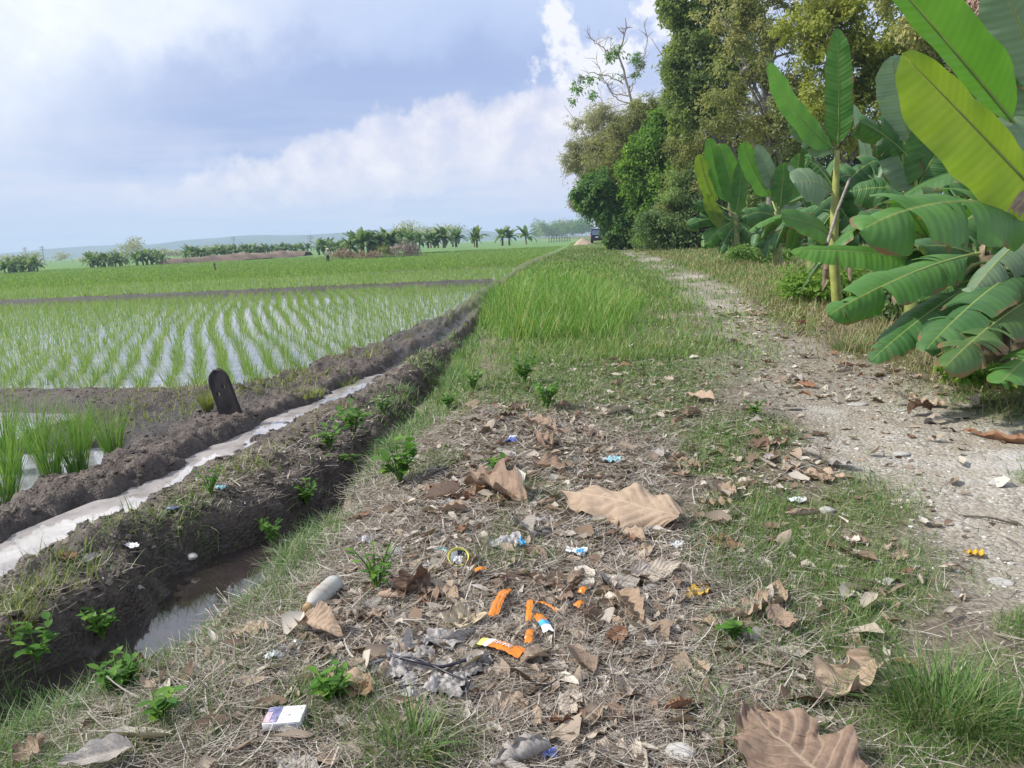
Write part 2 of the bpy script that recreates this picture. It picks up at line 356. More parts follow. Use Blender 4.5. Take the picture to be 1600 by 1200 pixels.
# water sheets (the banks rise through their edges)
def strip(f1, f2, ys, z):
    V = []
    for y in ys: V += [(float(f1(y)), y, z), (float(f2(y)), y, z)]
    n = len(ys); return np.array(V), np.array([[2 * i, 2 * i + 1, 2 * i + 3, 2 * i + 2] for i in range(n - 1)])
def wsheet(name, V, F, m): tag(obj(name, mesh(name, V, F, [m])), kind='structure')
ys = np.concatenate([np.arange(-4, 20, .5), np.arange(20, 30.2, 2)])
wsheet('paddy_water', *strip(lambda y: -60, lambda y: PAD(y) + .05, ys, -.585), M_WATER)
wsheet('paddy_water', *strip(lambda y: -90, lambda y: PAD(y) + .05, np.arange(30.2, 50.5, 2), -.675), M_WATER)
wsheet('ditch_water', *strip(lambda y: DL(y) - .02, lambda y: LIP(y), np.arange(-4, 13, .25), -.615), M_DITCH)
wsheet('channel_water', *strip(lambda y: CHL(y) - .12, lambda y: CHR(y) + .12, np.arange(-4, 10, .25), -.488), M_CHAN)

# ------------------------------------------------------------------ scattered ground cover
def scatter(n, dmin, dmax, az0=-42, az1=42):
    d = np.exp(rng.uniform(math.log(dmin), math.log(dmax), n)); a = R(1) * rng.uniform(az0, az1, n)
    return d * np.sin(a), d * np.cos(a), d
def stuff(name, parts, mat, label, cat):
    V = []; F = []; n = 0
    for (v, f, t) in parts: V.append(v); F.append(f + n); n += len(v)
    o = obj(name, mesh(name, np.concatenate(V), np.concatenate(F), [mat], smooth=True))
    return tag(o, label, cat, None, 'stuff')
def pick(x, y, d, p):
    k = rng.random(len(x)) < p; return x[k], y[k], d[k]
U = lambda a, b, n: rng.uniform(a, b, n)
# short green grass of the verge
x, y, d = scatter(420000, 1.3, 70); z = H(x, y); rd, g, im = masks(x, y, z)
x, y, d = pick(x, y, d, np.clip(g * 1.1, 0, 1) * (im < .5)); n = len(x); z = H(x, y)
gl = masks(x, y, z)[1]
L = (U(.018, .065, n) * (.7 + .6 * gl)) * (1 + np.clip(d / 25, 0, 1.8)); w = np.maximum(.0022, .0010 * d) * U(.7, 1.3, n)
stuff('grass', [blades(np.stack([x, y, z - .004], 1), U(0, 6.28, n), L, w, U(.1, .9, n), U(.2, 1.1, n), 3)], G_SHORT, 'short green grass growing in patches over the verge and track edge', 'grass')
# dry straw lying flat
x, y, d = scatter(230000, 1.3, 16); z = H(x, y); rd, g, im = masks(x, y, z); n0 = len(x)
px, py, _ = projs(x, y, z)
lit = blob(px, py, [(860, 740, 220, 130, 1), (780, 900, 330, 170, 1), (860, 1080, 420, 170, 1), (300, 1080, 330, 120, .8), (600, 740, 120, 90, .9), (450, 960, 160, 110, .8), (1100, 1000, 160, 200, .8), (1100, 620, 140, 80, .3)])
x, y, d = pick(x, y, d, np.where(im < .3, np.clip(.10 + lit * .95, 0, 1) * (1 - .9 * rd), .5 * ((x > CHR(y) + .35) & (z > -.45)) * np.clip(.5 + 1.5 * fbm(x * 1.3, y * 1.3, 3, 89), .05, 1))); n = len(x); z = H(x, y)
stuff('dry_straw', [blades(np.stack([x, y, z + U(.001, .016, n)], 1), U(0, 6.28, n), U(.03, .13, n), np.maximum(.0019, .0010 * d) * rng.lognormal(0, .45, n), U(1.3, 1.62, n), U(-.35, .35, n), 4, rng.normal(0, .55, n), .5)], G_STRAW, 'matted dry straw and dead stalks lying on the verge', 'straw')
# tall bright clump
px0 = at(760, 525, 0)
nT = 36000; x = U(-.75, 3.4, nT); y = np.exp(U(math.log(8.4), math.log(34), nT)); z = H(x, y); px, py, w = projs(x, y, z)
k = (blob(px, py, [(870, 505, 120, 42, 1), (800, 490, 60, 40, 1), (925, 480, 85, 40, .8), (860, 455, 90, 40, .7), (880, 430, 140, 28, .4)]) + .6 * fbm(x * 1.3, y * .8, 4, 84) > rng.random(nT) * .9 + .05) & (x > LIP(y) - .1); bl = blob(px, py, [(865, 500, 120, 48, 1), (800, 490, 60, 44, .9), (920, 480, 80, 44, .75), (860, 455, 90, 44, .7), (880, 430, 130, 30, .45)])[k]; x, y, z = x[k], y[k], z[k]; n = len(x); d = np.hypot(x, y)
stuff('tall_grass', [blades(np.stack([x, y, z], 1), U(0, 6.28, n), U(.16, .62, n) * (.25 + .9 * np.clip(bl, 0, 1)) * (.45 + .55 * ss(24, 11, y)) * (.55 + .6 * np.clip(fbm(x * 1.5, y * 1.2, 3, 82) + .5, 0, 1)), np.maximum(.006, .0010 * d) * U(.7, 1.3, n), U(.05, .5, n), U(.2, 1.3, n), 4)], G_TALL, 'thick clump of tall bright green grass on the verge beside the ditch', 'grass')
# mid and far verge grass, greener and longer
x, y, d = scatter(90000, 7, 130, -5, 22); z = H(x, y); rd, g, im = masks(x, y, z)
px, py, w = projs(x, y, z)
x, y, d = pick(x, y, d, np.clip(g * .9, 0, 1) * (x > PAD(y)) * (1 - .6 * rd)); n = len(x); z = H(x, y)
stuff('verge_grass', [blades(np.stack([x, y, z], 1), U(0, 6.28, n), U(.05, .16, n), np.maximum(.004, .0011 * d), U(.1, .8, n), U(.2, 1.0, n), 2)], leafmat('verge_grass', [(0, (.095, .19, .04)), (.5, (.16, .29, .065)), (.8, (.26, .345, .115)), (1, (.40, .385, .2))], .35), 'uneven grass covering the far verge towards the parked van', 'grass')
# dry pale grass between the track and the banana plants
x, y, d = scatter(60000, 5, 60, 8, 38); off = x - RDR(y); k = (off > -.35) & (off < 3.6); k &= rng.random(len(x)) < np.clip(.75 + .7 * fbm(x * .9, y * .6, 3, 81), 0, 1) * ss(-.4, .4, off)
x, y, d = x[k], y[k], d[k]; n = len(x)
stuff('dry_grass', [blades(np.stack([x, y, H(x, y)], 1), U(0, 6.28, n), U(.06, .26, n), np.maximum(.0035, .0010 * d), U(.1, .9, n), U(.2, 1.2, n), 3)], G_DRY, 'pale yellowing grass along the far side of the gravel track', 'grass')
# yellow-green grass on the mud bunds
x, y, d = scatter(120000, 3.2, 60, -36, 3); z = H(x, y); pd = PAD(y); on = (x < LIP(y) - .05) & (z > np.where(x > pd - .1, -.39, zfield(y) + .1))
p = np.clip(1.9 * fbm(x * 1.0, y * .7, 4, 83) - .02 - .28 * ss(8, 5, y) + .5 * ((x < PAD(y) + .5) & (y > 6.6) & (y < 10.2)) + .5 * ss(8, 13, y) + .5 * ss(18, 28, y), 0, 1) * on
p = p * (1 - .85 * ss(.65, .25, np.abs(x - CHR(y) - .15)) * (y < 8)); x, y, d = pick(x, y, d, p * .75); n = len(x)
stuff('bund_grass', [blades(np.stack([x, y, H(x, y) - .005], 1), U(0, 6.28, n), U(.04, .14, n), np.maximum(.003, .0011 * d), U(.1, .8, n), U(.2, 1.0, n), 3)], G_BUND, 'yellow green grass tufts growing on the mud bunds', 'grass')
# grey weeds hanging over the ditch lip
n0 = 40000; y = np.exp(U(math.log(1.6), math.log(14), n0)); x = LIP(y) + rng.normal(.02, .12, n0); k = rng.random(n0) < np.clip(.3 + 2.2 * fbm(x * 1.5, y * 1.5, 3, 85), .04, 1); x, y = x[k], y[k]; n = len(x); d = np.hypot(x, y)
stuff('ditch_weeds', [blades(np.stack([x, y, H(x, y) - .01], 1), U(0, 6.28, n), U(.03, .15, n), np.maximum(.0028, .0010 * d), U(.2, 1.1, n), U(.1, 1.1, n), 3)], G_WEED2, 'thin grey green weeds and stalks hanging over the ditch edge', 'weeds')
# weeds along the ridge side of the ditch
n0 = 16000; y = np.exp(U(math.log(1.9), math.log(13), n0)); x = DL(y) + rng.normal(-.02, .16, n0); k = rng.random(n0) < np.clip(.15 + 2.0 * fbm(x * 1.4, y * 1.4, 3, 86), .03, 1); x, y = x[k], y[k]; n = len(x); d = np.hypot(x, y)
stuff('ridge_weeds', [blades(np.stack([x, y, H(x, y) - .01], 1), U(0, 6.28, n), U(.03, .17, n), np.maximum(.0026, .0010 * d), U(.2, 1.2, n), U(.1, 1.2, n), 3)], G_WEED2, 'thin straggling weeds along the mud ridge side of the ditch', 'weeds')
# gravel stones
x, y, d = scatter(60000, 1.5, 40, 0, 38); z = H(x, y); rd, g, im = masks(x, y, z); x, y, d = pick(x, y, d, rd * np.clip(.35 + 1.1 * fbm(x * .9, y * .7, 3, 87), .05, 1)); n = len(x)
ico = bmesh.new(); bmesh.ops.create_icosphere(ico, subdivisions=1, radius=1); iv = np.array([v.co[:] for v in ico.verts]); it = np.array([[v.index for v in f.verts] for f in ico.faces]); ico.free()
s = (rng.pareto(2.6, n) * .0028 + .0026).clip(0, .016) * np.maximum(1, d / 7)
V = iv[None] * (s[:, None] * np.stack([U(.7, 1.4, n), U(.7, 1.4, n), U(.4, .8, n)], 1))[:, None] * (1 + .25 * rng.normal(size=(n, len(iv), 1))) + np.stack([x, y, H(x, y) + s * .15], 1)[:, None]
M_GRAV = leafmat('gravel_stone', [(0, (.22, .20, .175)), (.5, (.36, .335, .30)), (.85, (.50, .48, .45)), (1, (.66, .65, .62))], 0, .9)
o = obj('gravel', mesh('gravel', V.reshape(-1, 3), (it[None] + (np.arange(n) * len(iv))[:, None, None]).reshape(-1, 3), [M_GRAV], smooth=False)); tag(o, 'pale crushed limestone gravel on the track surface', 'gravel', None, 'stuff')
# mud clods on the bunds
x, y, d = scatter(110000, 2.2, 30, -42, 2); z = H(x, y); k = (x < LIP(y) - .1) & (x > PAD(y) - .15) & (z > -.45) & (y < 15) | ((x < PAD(y)) & (z > -.52) & (y < 32)); k &= rng.random(len(x)) < np.clip(.45 + 1.2 * fbm(x * 1.6, y * 1.6, 3, 88), .05, 1); x, y, d = x[k], y[k], d[k]; n = len(x)
s = (rng.pareto(2.6, n) * .005 + .0035).clip(0, .024) * np.maximum(1, d / 12)
V = iv[None] * (s[:, None] * np.stack([U(.7, 1.4, n), U(.7, 1.4, n), U(.5, .9, n)], 1))[:, None] * (1 + .33 * rng.normal(size=(n, len(iv), 1))) + np.stack([x, y, H(x, y)], 1)[:, None]
M_CLOD = leafmat('mud_clod', [(0, (.045, .036, .033)), (.5, (.10, .083, .074)), (1, (.22, .19, .165))], 0, .95)
o = obj('mud', mesh('mud', V.reshape(-1, 3), (it[None] + (np.arange(n) * len(iv))[:, None, None]).reshape(-1, 3), [M_CLOD], smooth=False)); tag(o, 'crumbly dark clods of mud on the paddy bunds', 'mud', None, 'stuff')

# ------------------------------------------------------------------ rice
def clump(nb, h, spread, w, seg, seed, leanmax=.35):
    g = np.random.default_rng(seed); a = g.uniform(0, 6.28, nb); r = spread * np.sqrt(g.random(nb))
    P = np.stack([r * np.cos(a), r * np.sin(a), np.full(nb, -.04)], 1)
    return blades(P, a + g.normal(0, .5, nb), h * g.uniform(.6, 1.05, nb), w * g.uniform(.7, 1.2, nb), g.uniform(.02, leanmax, nb), g.uniform(.05, .75, nb), seg, face=g.uniform(0, 6.28, nb))
vars_ = [mesh('rice_clump', *clump(18, .35, .035, .008, 3, 100 + i)[:2], [G_RICE]) for i in range(8)]
ca, sa = math.cos(R(-24)), math.sin(R(-24))
ii, jj = np.meshgrid(np.arange(-80, 160), np.arange(20, 330)); rr = ii.ravel() * .33 + rng.normal(0, .03, ii.size); qq = jj.ravel() * .145 + rng.normal(0, .05, ii.size)
x = rr * ca + qq * sa * 1.0 + 0; y = -rr * sa * 1.0 + qq * ca
x = x + .0045 * np.clip(y - 9, 0, 30) ** 2 + .12 * fbm(x * .5, y * .3, 2, 72)
def infield(x, y, y0, y1):
    z = H(x, y); px, py, w = projs(x, y, z + .2)
    return (x < PAD(y) - .2) & (y > y0) & (y < y1) & (z < zfield(y) + .10) & (px > -120) & (px < 1000)
k = infield(x, y, 8.6, 30.0) & (y > 9.3 - .18 * (x + 4)) & (rng.random(len(x)) > .10 + .25 * (fbm(x * .5, y * .4, 3, 74) > .28)); x, y = x[k], y[k]
o_ = np.argsort(np.hypot(x, y)); x, y = x[o_], y[o_]
NI = 285
for i in range(NI):
    o = obj('rice_plant', vars_[i % 8], None, (x[i], y[i], float(H(x[i], y[i])) if 0 else -.61)); o.rotation_euler[2] = U(0, 6.28, 1)[0]; s = U(.75, 1.2, 1)[0]; o.scale = (s, s, s * U(.85, 1.15, 1)[0])
    tag(o, 'small yellow green rice seedling standing in the flooded paddy behind the black stake', 'rice plant', 'rice seedlings in rows in the main flooded paddy')
def clumps(x, y, nb, h, w, seg, spread=.045):
    n = len(x); a = U(0, 6.28, n * nb); r = spread * np.sqrt(rng.random(n * nb)); xx = np.repeat(x, nb) + r * np.cos(a); yy = np.repeat(y, nb) + r * np.sin(a)
    P = np.stack([xx, yy, np.repeat(zfield(y), nb)], 1); hs = np.repeat(U(.75, 1.2, n), nb)
    return blades(P, a, h * hs * U(.6, 1.05, n * nb), w, U(.02, .35, n * nb), U(.05, .75, n * nb), seg, face=U(0, 6.28, n * nb))
x, y = x[NI:], y[NI:]; d = np.hypot(x, y); k = d < 16
parts = [clumps(x[k], y[k], 12, .33, .009, 2), clumps(x[~k], y[~k], 6, .31, .0125, 2, .05)]
ii, jj = np.meshgrid(np.arange(-300, 300), np.arange(20, 330)); x2 = (ii * .26 + 0).ravel() + rng.normal(0, .04, ii.size); y2 = (jj * .28).ravel() + rng.normal(0, .04, ii.size)
k = infield(x2, y2, 30.8, 50); parts.append(clumps(x2[k], y2[k], 4, .26, .024, 2, .08))
x3, y3, d3 = scatter(60000, 50, 170, -36, 6); k = infield(x3, y3, 50.5, 170); parts.append(clumps(x3[k], y3[k], 2, .28, .10, 1, .2))
stuff('young_rice', parts, G_RICE, 'young green rice filling the far paddies in rows', 'rice')
# tall clumps of the near paddy
big = [mesh('tall_rice', *clump(170, .66, .07, .007, 4, 200 + i, .20)[:2], [G_RICE2]) for i in range(4)]
spots = [(18, 738, 'leftmost'), (82, 742, ''), (122, 735, ''), (178, 712, ''), (8, 785, ''), (60, 706, ''), (128, 700, ''), (8, 704, '')]
labs = ['tall bright green rice clump at the left edge of the near paddy', 'tall rice clump with open bright water on both sides in the near paddy', 'tall upright rice clump between the widest clump and the end clump of the near paddy',
        'tall rice clump nearest the black stake, last of the near paddy row', 'tall rice clump closest to the channel at the lower left corner', 'tall rice clump in the back row behind two others near the cross bund', 'back row rice clump partly hidden by the upright clump', 'back row rice clump at the left edge against the cross bund']
for i, (a, b, l) in enumerate(spots):
    p = at(a, b, -.58); o = obj('tall_rice_plant', big[i % 4], None, (p[0], p[1], -.60)); o.rotation_euler[2] = i * 1.3; s = .9 + .2 * ((i * 37) % 10) / 10; o.scale = (s, s, s)
    tag(o, labs[i] if i < len(labs) else 'tall rice clump cut off by the left picture edge', 'rice plant', 'tall rice clumps in the near paddy')

# ------------------------------------------------------------------ light, sky, air
SUN_AZ, SUN_EL = -92, 43
sd = Vector((math.sin(R(SUN_AZ)) * math.cos(R(SUN_EL)), math.cos(R(SUN_AZ)) * math.cos(R(SUN_EL)), math.sin(R(SUN_EL))))
L = bpy.data.lights.new('sun', 'SUN'); L.energy = 4.3; L.angle = R(2.0); L.color = (1, .94, .85)
so = bpy.data.objects.new('sun', L); COL.objects.link(so); so.rotation_euler = sd.to_track_quat('Z', 'Y').to_euler(); so.location = sd * 50
W = bpy.data.worlds.new('World'); sc.world = W; W.use_nodes = True; nt = W.node_tree
bg = nt.nodes['Background']; wo = nt.nodes['World Output']
sky = nt.nodes.new('ShaderNodeTexSky'); sky.sky_type = 'NISHITA'; sky.sun_disc = False; sky.sun_elevation = R(SUN_EL); sky.sun_rotation = R(SUN_AZ); sky.dust_density = 1.5
bg.inputs[1].default_value = .09; nt.links.new(sky.outputs[0], bg.inputs[0])
D = nd(nt, 'ShaderNodeTexCoord').outputs['Generated']
wn = noise(nt, D, 7, 8, .62, 1)
wv = nd(nt, 'ShaderNodeVectorMath', {0: wn, 1: (.5, .5, .5)}, operation='SUBTRACT').outputs[0]
def warped(a):
    s = nd(nt, 'ShaderNodeVectorMath', {0: wv}, operation='SCALE'); s.inputs['Scale'].default_value = a
    v = nd(nt, 'ShaderNodeVectorMath', {0: D, 1: s.outputs[0]}, operation='ADD').outputs[0]
    x = nd(nt, 'ShaderNodeSeparateXYZ', {0: v}).outputs
    az = mth(nt, 'MULTIPLY', mth(nt, 'ARCTAN2', x[0], x[1]), 57.2958); el = mth(nt, 'MULTIPLY', mth(nt, 'ARCSINE', mth(nt, 'MINIMUM', mth(nt, 'MAXIMUM', x[2], -.999), .999)), 57.2958)
    return az, el
AZ, EL = warped(.16); AZ2, EL2 = warped(.07)
def gb(a, e, sa_, se, amp, c=(0, 0)):
    az, el = (AZ, EL) if c == (0, 0) else (AZ2, EL2)
    q = mth(nt, 'ADD', mth(nt, 'POWER', mth(nt, 'ABSOLUTE', mth(nt, 'DIVIDE', mth(nt, 'SUBTRACT', az, a), sa_)), 2.0), mth(nt, 'POWER', mth(nt, 'ABSOLUTE', mth(nt, 'DIVIDE', mth(nt, 'SUBTRACT', el, e), se)), 2.0))
    return mth(nt, 'MULTIPLY', mth(nt, 'EXPONENT', mth(nt, 'MULTIPLY', q, -1.0)), amp)
def add(*s):
    o = s[0]
    for q in s[1:]: o = mth(nt, 'ADD', o, q)
    return o
base = ramp(nt, mth(nt, 'DIVIDE', EL, 60.0, clamp=True), [(0, (.55, .63, .89)), (.05, (.58, .65, .91)), (.12, (.56, .64, .92)), (.25, (.57, .68, .95)), (.5, (.78, .82, .93)), (1, (.78, .83, .95))])
fine = noise(nt, D, 15, 9, .62); soft = noise(nt, D, 2.6, 5, .6)
base = mixc(nt, ramp(nt, soft, [(.42, (0, 0, 0)), (.66, (.55, .55, .55))]), base, (.70, .76, .97))
# dark blue-grey bank of cloud
dk = add(gb(-13, 9.4, 16, 3.4, 1.0), gb(-3, 11.0, 12, 2.6, .75), gb(-26, 6.6, 12, 1.8, .45))
dk = mth(nt, 'MULTIPLY', dk, mth(nt, 'ADD', .55, mth(nt, 'MULTIPLY', soft, .8)), clamp=True)
col = mixc(nt, dk, base, (.38, .48, .78))
# sunlit veil top left and round the sun
br = add(gb(-31, 16.5, 8, 4.2, .95), gb(-20, 14.5, 6, 2.0, .45), gb(-64, 38, 28, 20, 1.3), gb(-34, 9, 7, 4, .45))
br = mth(nt, 'MULTIPLY', br, mth(nt, 'ADD', .35, mth(nt, 'MULTIPLY', fine, 1.2)), clamp=True)
col = mixc(nt, br, col, (1.08, 1.1, 1.1))
# cumulus row above the horizon with lit crisp tops
cu_ = add(gb(-9, 5.6, 8.5, 2.5, 1.0, (1, 1)), gb(-1.5, 7.2, 5.2, 2.5, 1.05, (1, 1)), gb(4.5, 6.0, 4.5, 3.0, 1.0, (1, 1)), gb(-19, 4.2, 6.5, 1.4, .7, (1, 1)), gb(12, 7, 6, 4, .8, (1, 1)))
cu_ = mth(nt, 'ADD', cu_, mth(nt, 'MULTIPLY', mth(nt, 'SUBTRACT', fine, .5), 1.7))
cm = ramp(nt, cu_, [(.38, (0, 0, 0)), (.58, (.66, .66, .66)), (1, (.92, .92, .92))])
ccol = ramp(nt, noise(nt, D, 24, 7, .6), [(.35, (.68, .71, .90)), (.5, (.88, .85, .94)), (.64, (1.05, 1.0, 1.03))])
col = mixc(nt, cm, col, ccol)
tw = add(gb(3.6, 14.0, 1.7, 2.6, .95, (1, 1)), gb(7.5, 11.2, 3.0, 2.2, .9, (1, 1)), gb(14, 14, 5, 3, .8, (1, 1)))
tw = mth(nt, 'ADD', tw, mth(nt, 'MULTIPLY', mth(nt, 'SUBTRACT', fine, .5), 2.6))
col = mixc(nt, ramp(nt, tw, [(.45, (0, 0, 0)), (.68, (.92, .92, .92))]), col, (1.03, 1.02, 1.06))
# low lavender veil at the horizon
lowv = ramp(nt, mth(nt, 'DIVIDE', EL2, 5.0, clamp=True), [(0, (.85, .85, .85)), (.45, (.55, .55, .55)), (1, (0, 0, 0))])
col = mixc(nt, lowv, col, (.58, .64, .90))
st = nd(nt, 'ShaderNodeVectorMath', {0: D, 1: (1.0, 1.0, 9.0)}, operation='MULTIPLY').outputs[0]
sn = noise(nt, st, 4.2, 7, .58)
lm = mth(nt, 'MULTIPLY', ramp(nt, sn, [(.40, (0, 0, 0)), (.62, (.75, .75, .75))]), ramp(nt, mth(nt, 'DIVIDE', EL2, 12.0, clamp=True), [(0, (.5, .5, .5)), (.2, (1, 1, 1)), (.55, (.5, .5, .5)), (1, (0, 0, 0))]))
col = mixc(nt, lm, col, (.80, .79, .92))
bg2 = nd(nt, 'ShaderNodeBackground', {0: col, 1: .86})
mx = nd(nt, 'ShaderNodeMixShader', {0: .90}); nt.links.new(bg.outputs[0], mx.inputs[1]); nt.links.new(bg2.outputs[0], mx.inputs[2]); nt.links.new(mx.outputs[0], wo.inputs[0])
sc.view_settings.view_transform = 'Standard'; sc.view_settings.look = 'None'; sc.view_settings.exposure = 0.3; sc.view_settings.gamma = 1
# air
mh = bpy.data.materials.new('haze_air'); mh.use_nodes = True; nth = mh.node_tree; nth.nodes.remove(nth.nodes['Principled BSDF'])
pv = nd(nth, 'ShaderNodeVolumePrincipled'); pv.inputs['Color'].default_value = (.60, .74, 1, 1); pv.inputs['Density'].default_value = .00038; pv.inputs['Anisotropy'].default_value = .0
nth.links.new(pv.outputs[0], nth.nodes['Material Output'].inputs['Volume'])
hz = MB().box((0, 1650, 40), (7200, 3500, 90)).me('haze', [mh], False)
tag(obj('haze', hz), 'pale blue haze hanging over the whole plain', 'haze', None, 'stuff')
sc.cycles.volume_bounces = 1; sc.cycles.max_bounces = 6; sc.cycles.transparent_max_bounces = 12; sc.cycles.use_denoising = True
# ------------------------------------------------------------------ trees
def bark(name, c): return flat(name, c, .9, 0, .45, 14, .6)
M_BARK = bark('tree_bark', (.20, .165, .13)); M_BARKP = bark('pale_bark', (.36, .32, .28)); M_BARKD = bark('dark_bark', (.085, .07, .055))
def crown_pts(ells, n, seed, shell=.30, gap=.0, gf=1.2, sat=0):
    g = np.random.default_rng(seed); E_ = np.array([e[0] for e in ells], float); Rr = np.array([e[1] for e in ells], float)
    if sat:
        es, rs = [E_], [Rr]
        for q in range(sat):
            dd = g.normal(size=E_.shape); dd /= np.linalg.norm(dd, axis=1)[:, None]; f_ = g.uniform(.22, .42, len(E_))[:, None]
            es.append(E_ + dd * Rr * g.uniform(.85, 1.22, len(E_))[:, None]); rs.append(Rr * f_ * g.uniform(.7, 1.3, Rr.shape))
        E_ = np.concatenate(es); Rr = np.concatenate(rs); ells = list(range(len(E_)))
    wgt = np.cbrt(np.prod(Rr, 1)) ** 2; k = g.choice(len(ells), n, p=wgt / wgt.sum())
    dr = g.normal(size=(n, 3)); dr /= np.linalg.norm(dr, axis=1)[:, None]
    lump = 1 + .42 * vn3(dr * 2.3 + k[:, None] * 7.7, seed) + .24 * vn3(dr * 5.1 + k[:, None] * 3.1, seed + 1)
    rad = (1 - shell * np.abs(g.normal(size=n))).clip(.15, 1) * lump
    P = E_[k] + dr * Rr[k] * rad[:, None]
    if gap > 0:
        keep = vn3(P * gf, seed + 5) + .5 * vn3(P * gf * 2.1, seed + 6) > gap - .75
        P, dr, k = P[keep], dr[keep], k[keep]
    keep = P[:, 2] > .05
    return P[keep], dr[keep], k[keep], g
def leaves(P, dr, g, size, aspect=.5, droop=.5, upw=.5):
    n = len(P); nrm = dr * .8 + g.normal(size=(n, 3)) * .6 + np.array([0, 0, upw]); nrm /= np.linalg.norm(nrm, axis=1)[:, None]
    a = g.normal(size=(n, 3)) + dr * .6 + np.array([0, 0, -droop]); a -= nrm * (a * nrm).sum(1)[:, None]; a /= np.linalg.norm(a, axis=1)[:, None] + 1e-6
    b = np.cross(nrm, a); s = (size * g.uniform(.6, 1.3, n))[:, None]
    V = np.stack([P, P + a * s * .5 + b * s * aspect * .5 + nrm * s * .06, P + a * s - nrm * s * .05, P + a * s * .5 - b * s * aspect * .5 + nrm * s * .06], 1).reshape(-1, 3)
    return V, np.arange(4 * n).reshape(n, 4)
def limb(mb, a, b, ra, rb, seed, wig=.08, n=9, k=7):
    g = np.random.default_rng(seed); a = np.array(a, float); b = np.array(b, float); t = np.linspace(0, 1, n)[:, None]; Ln = np.linalg.norm(b - a)
    off = np.cumsum(g.normal(size=(n, 3)), 0); off -= off[0] + (off[-1] - off[0]) * t
    P = a + (b - a) * t + off * wig * Ln / n ** .5 * .6; P[:, 2] += np.sin(t[:, 0] * math.pi) * Ln * .04
    mb.tube(P, np.linspace(ra, rb, n), k); return P
def twigs(mb, P, n, ln, r, seed, up=.4):
    g = np.random.default_rng(seed)
    for i in range(n):
        s = P[int(g.integers(len(P) // 3, len(P)))]; d = g.normal(size=3); d[2] = abs(d[2]) * .6 + up; d /= np.linalg.norm(d)
        Q = limb(mb, s, s + d * ln * g.uniform(.5, 1.2), r, r * .3, seed * 31 + i, .15, 6, 5)
def tint_of(P, k, g, seed, f=.5): return np.clip(.5 + .5 * vn3(P * f, seed + 9) + .18 * vn3(P * f * 3, seed + 10) + g.normal(0, .05, len(P)), 0, 1)
def tree(name, label, cat, Y, base_px, ells_px, n, size, mat, bk, seed, group=None, shell=.3, gap=0, aspect=.5, droop=.5, limbs=(), zdepth=1.0, r0_=.16, part='crown', trunk=True, gf=1.2, upw=.5, extra=None):
    """ells_px: (px, py, rx, ry[, dY]) of the leaf masses at distance Y"""
    b = aty(base_px, 380, Y); bz = float(H(b[0], Y)); root = empty(name, (b[0], Y, bz), label, cat, group)
    O = np.array([b[0], Y, bz]); S = Y / FPX; ells = []
    for e in ells_px:
        dY = e[4] if len(e) > 4 else 0
        c = aty(e[0], e[1], Y + dY); ells.append((c, (e[2] * S, max(e[2], e[3]) * .85 * S * zdepth, e[3] * S)))
    P, dr, k, g = crown_pts(ells, n, seed, shell, gap, gf, 7 if name not in ('vine_tree', 'weed_bush') else 2)
    V, F = leaves(P, dr, g, size, aspect, droop, upw)
    obj(part, mesh(part, V - O, F, [mat], attrs=dict(tint=np.repeat(tint_of(P, k, g, seed), 4)), smooth=False), root)
    if trunk:
        mb = MB(); big = sorted(range(len(ells)), key=lambda i: -np.prod(ells[i][1]))
        top = np.mean([ells[i][0] for i in big[:max(2, len(big) // 2)]], 0) - O
        T = limb(mb, (0, 0, -.2), top, r0_, r0_ * .45, seed, .05, 12, 9)
        for i in range(len(ells)):
            c = ells[i][0] - O; s = T[4 + (i * 3) % 7]
            Q = limb(mb, s, c + (c - s) * .25, r0_ * .4, r0_ * .1, seed + 50 + i, .1, 9, 6); twigs(mb, Q, 4, max(ells[i][1]) * .7, r0_ * .12, seed + 90 + i)
        for (pts, rr) in limbs:
            W3 = np.array([aty(p[0], p[1], Y + (p[2] if len(p) > 2 else 0)) for p in pts]) - O
            tt = np.linspace(0, 1, len(W3)); t2 = np.linspace(0, 1, 14); Q = np.stack([np.interp(t2, tt, W3[:, c]) for c in range(3)], 1) + np.random.default_rng(seed).normal(0, rr * .5, (14, 3))
            mb.tube(Q, np.linspace(rr, rr * .35, 14), 6); twigs(mb, Q, 6, 1.2, rr * .3, seed + 7)
        obj('trunk', mb.me('trunk', [bk]), root)
    return root
TM = lambda nm, st, tr=.3: leafmat(nm, st, tr, .5, 'tint')
T_OLIVE = TM('olive_leaf', [(0, (0.123, 0.154, 0.055)), (.4, (0.246, 0.284, 0.105)), (.75, (0.419, 0.419, 0.185)), (1, (0.616, 0.542, 0.332))], 0.48)
T_DARK = TM('dark_leaf', [(0, (0.060, 0.120, 0.052)), (.5, (0.150, 0.247, 0.097)), (1, (0.330, 0.434, 0.150))], 0.48)
T_GREEN = TM('bright_leaf', [(0, (0.061, 0.143, 0.024)), (.5, (0.154, 0.297, 0.044)), (1, (0.341, 0.484, 0.088))], 0.48)
T_VINE = TM('vine_leaf', [(0, (0.055, 0.133, 0.036)), (.5, (0.128, 0.261, 0.067)), (1, (0.278, 0.411, 0.133))], 0.48)
T_YEL = TM('yellow_olive_leaf', [(0, (0.132, 0.187, 0.033)), (.45, (0.253, 0.308, 0.061)), (.8, (0.418, 0.440, 0.110)), (1, (0.550, 0.462, 0.143))], 0.48)
T_GREY = TM('grey_leaf', [(0, (0.182, 0.206, 0.121)), (.5, (0.327, 0.345, 0.224)), (1, (0.557, 0.532, 0.399))], 0.48)
T_MIX = TM('mixed_leaf', [(0, (0.084, 0.150, 0.048)), (.4, (0.180, 0.264, 0.084)), (.75, (0.312, 0.372, 0.138)), (1, (0.504, 0.480, 0.240))], .45)
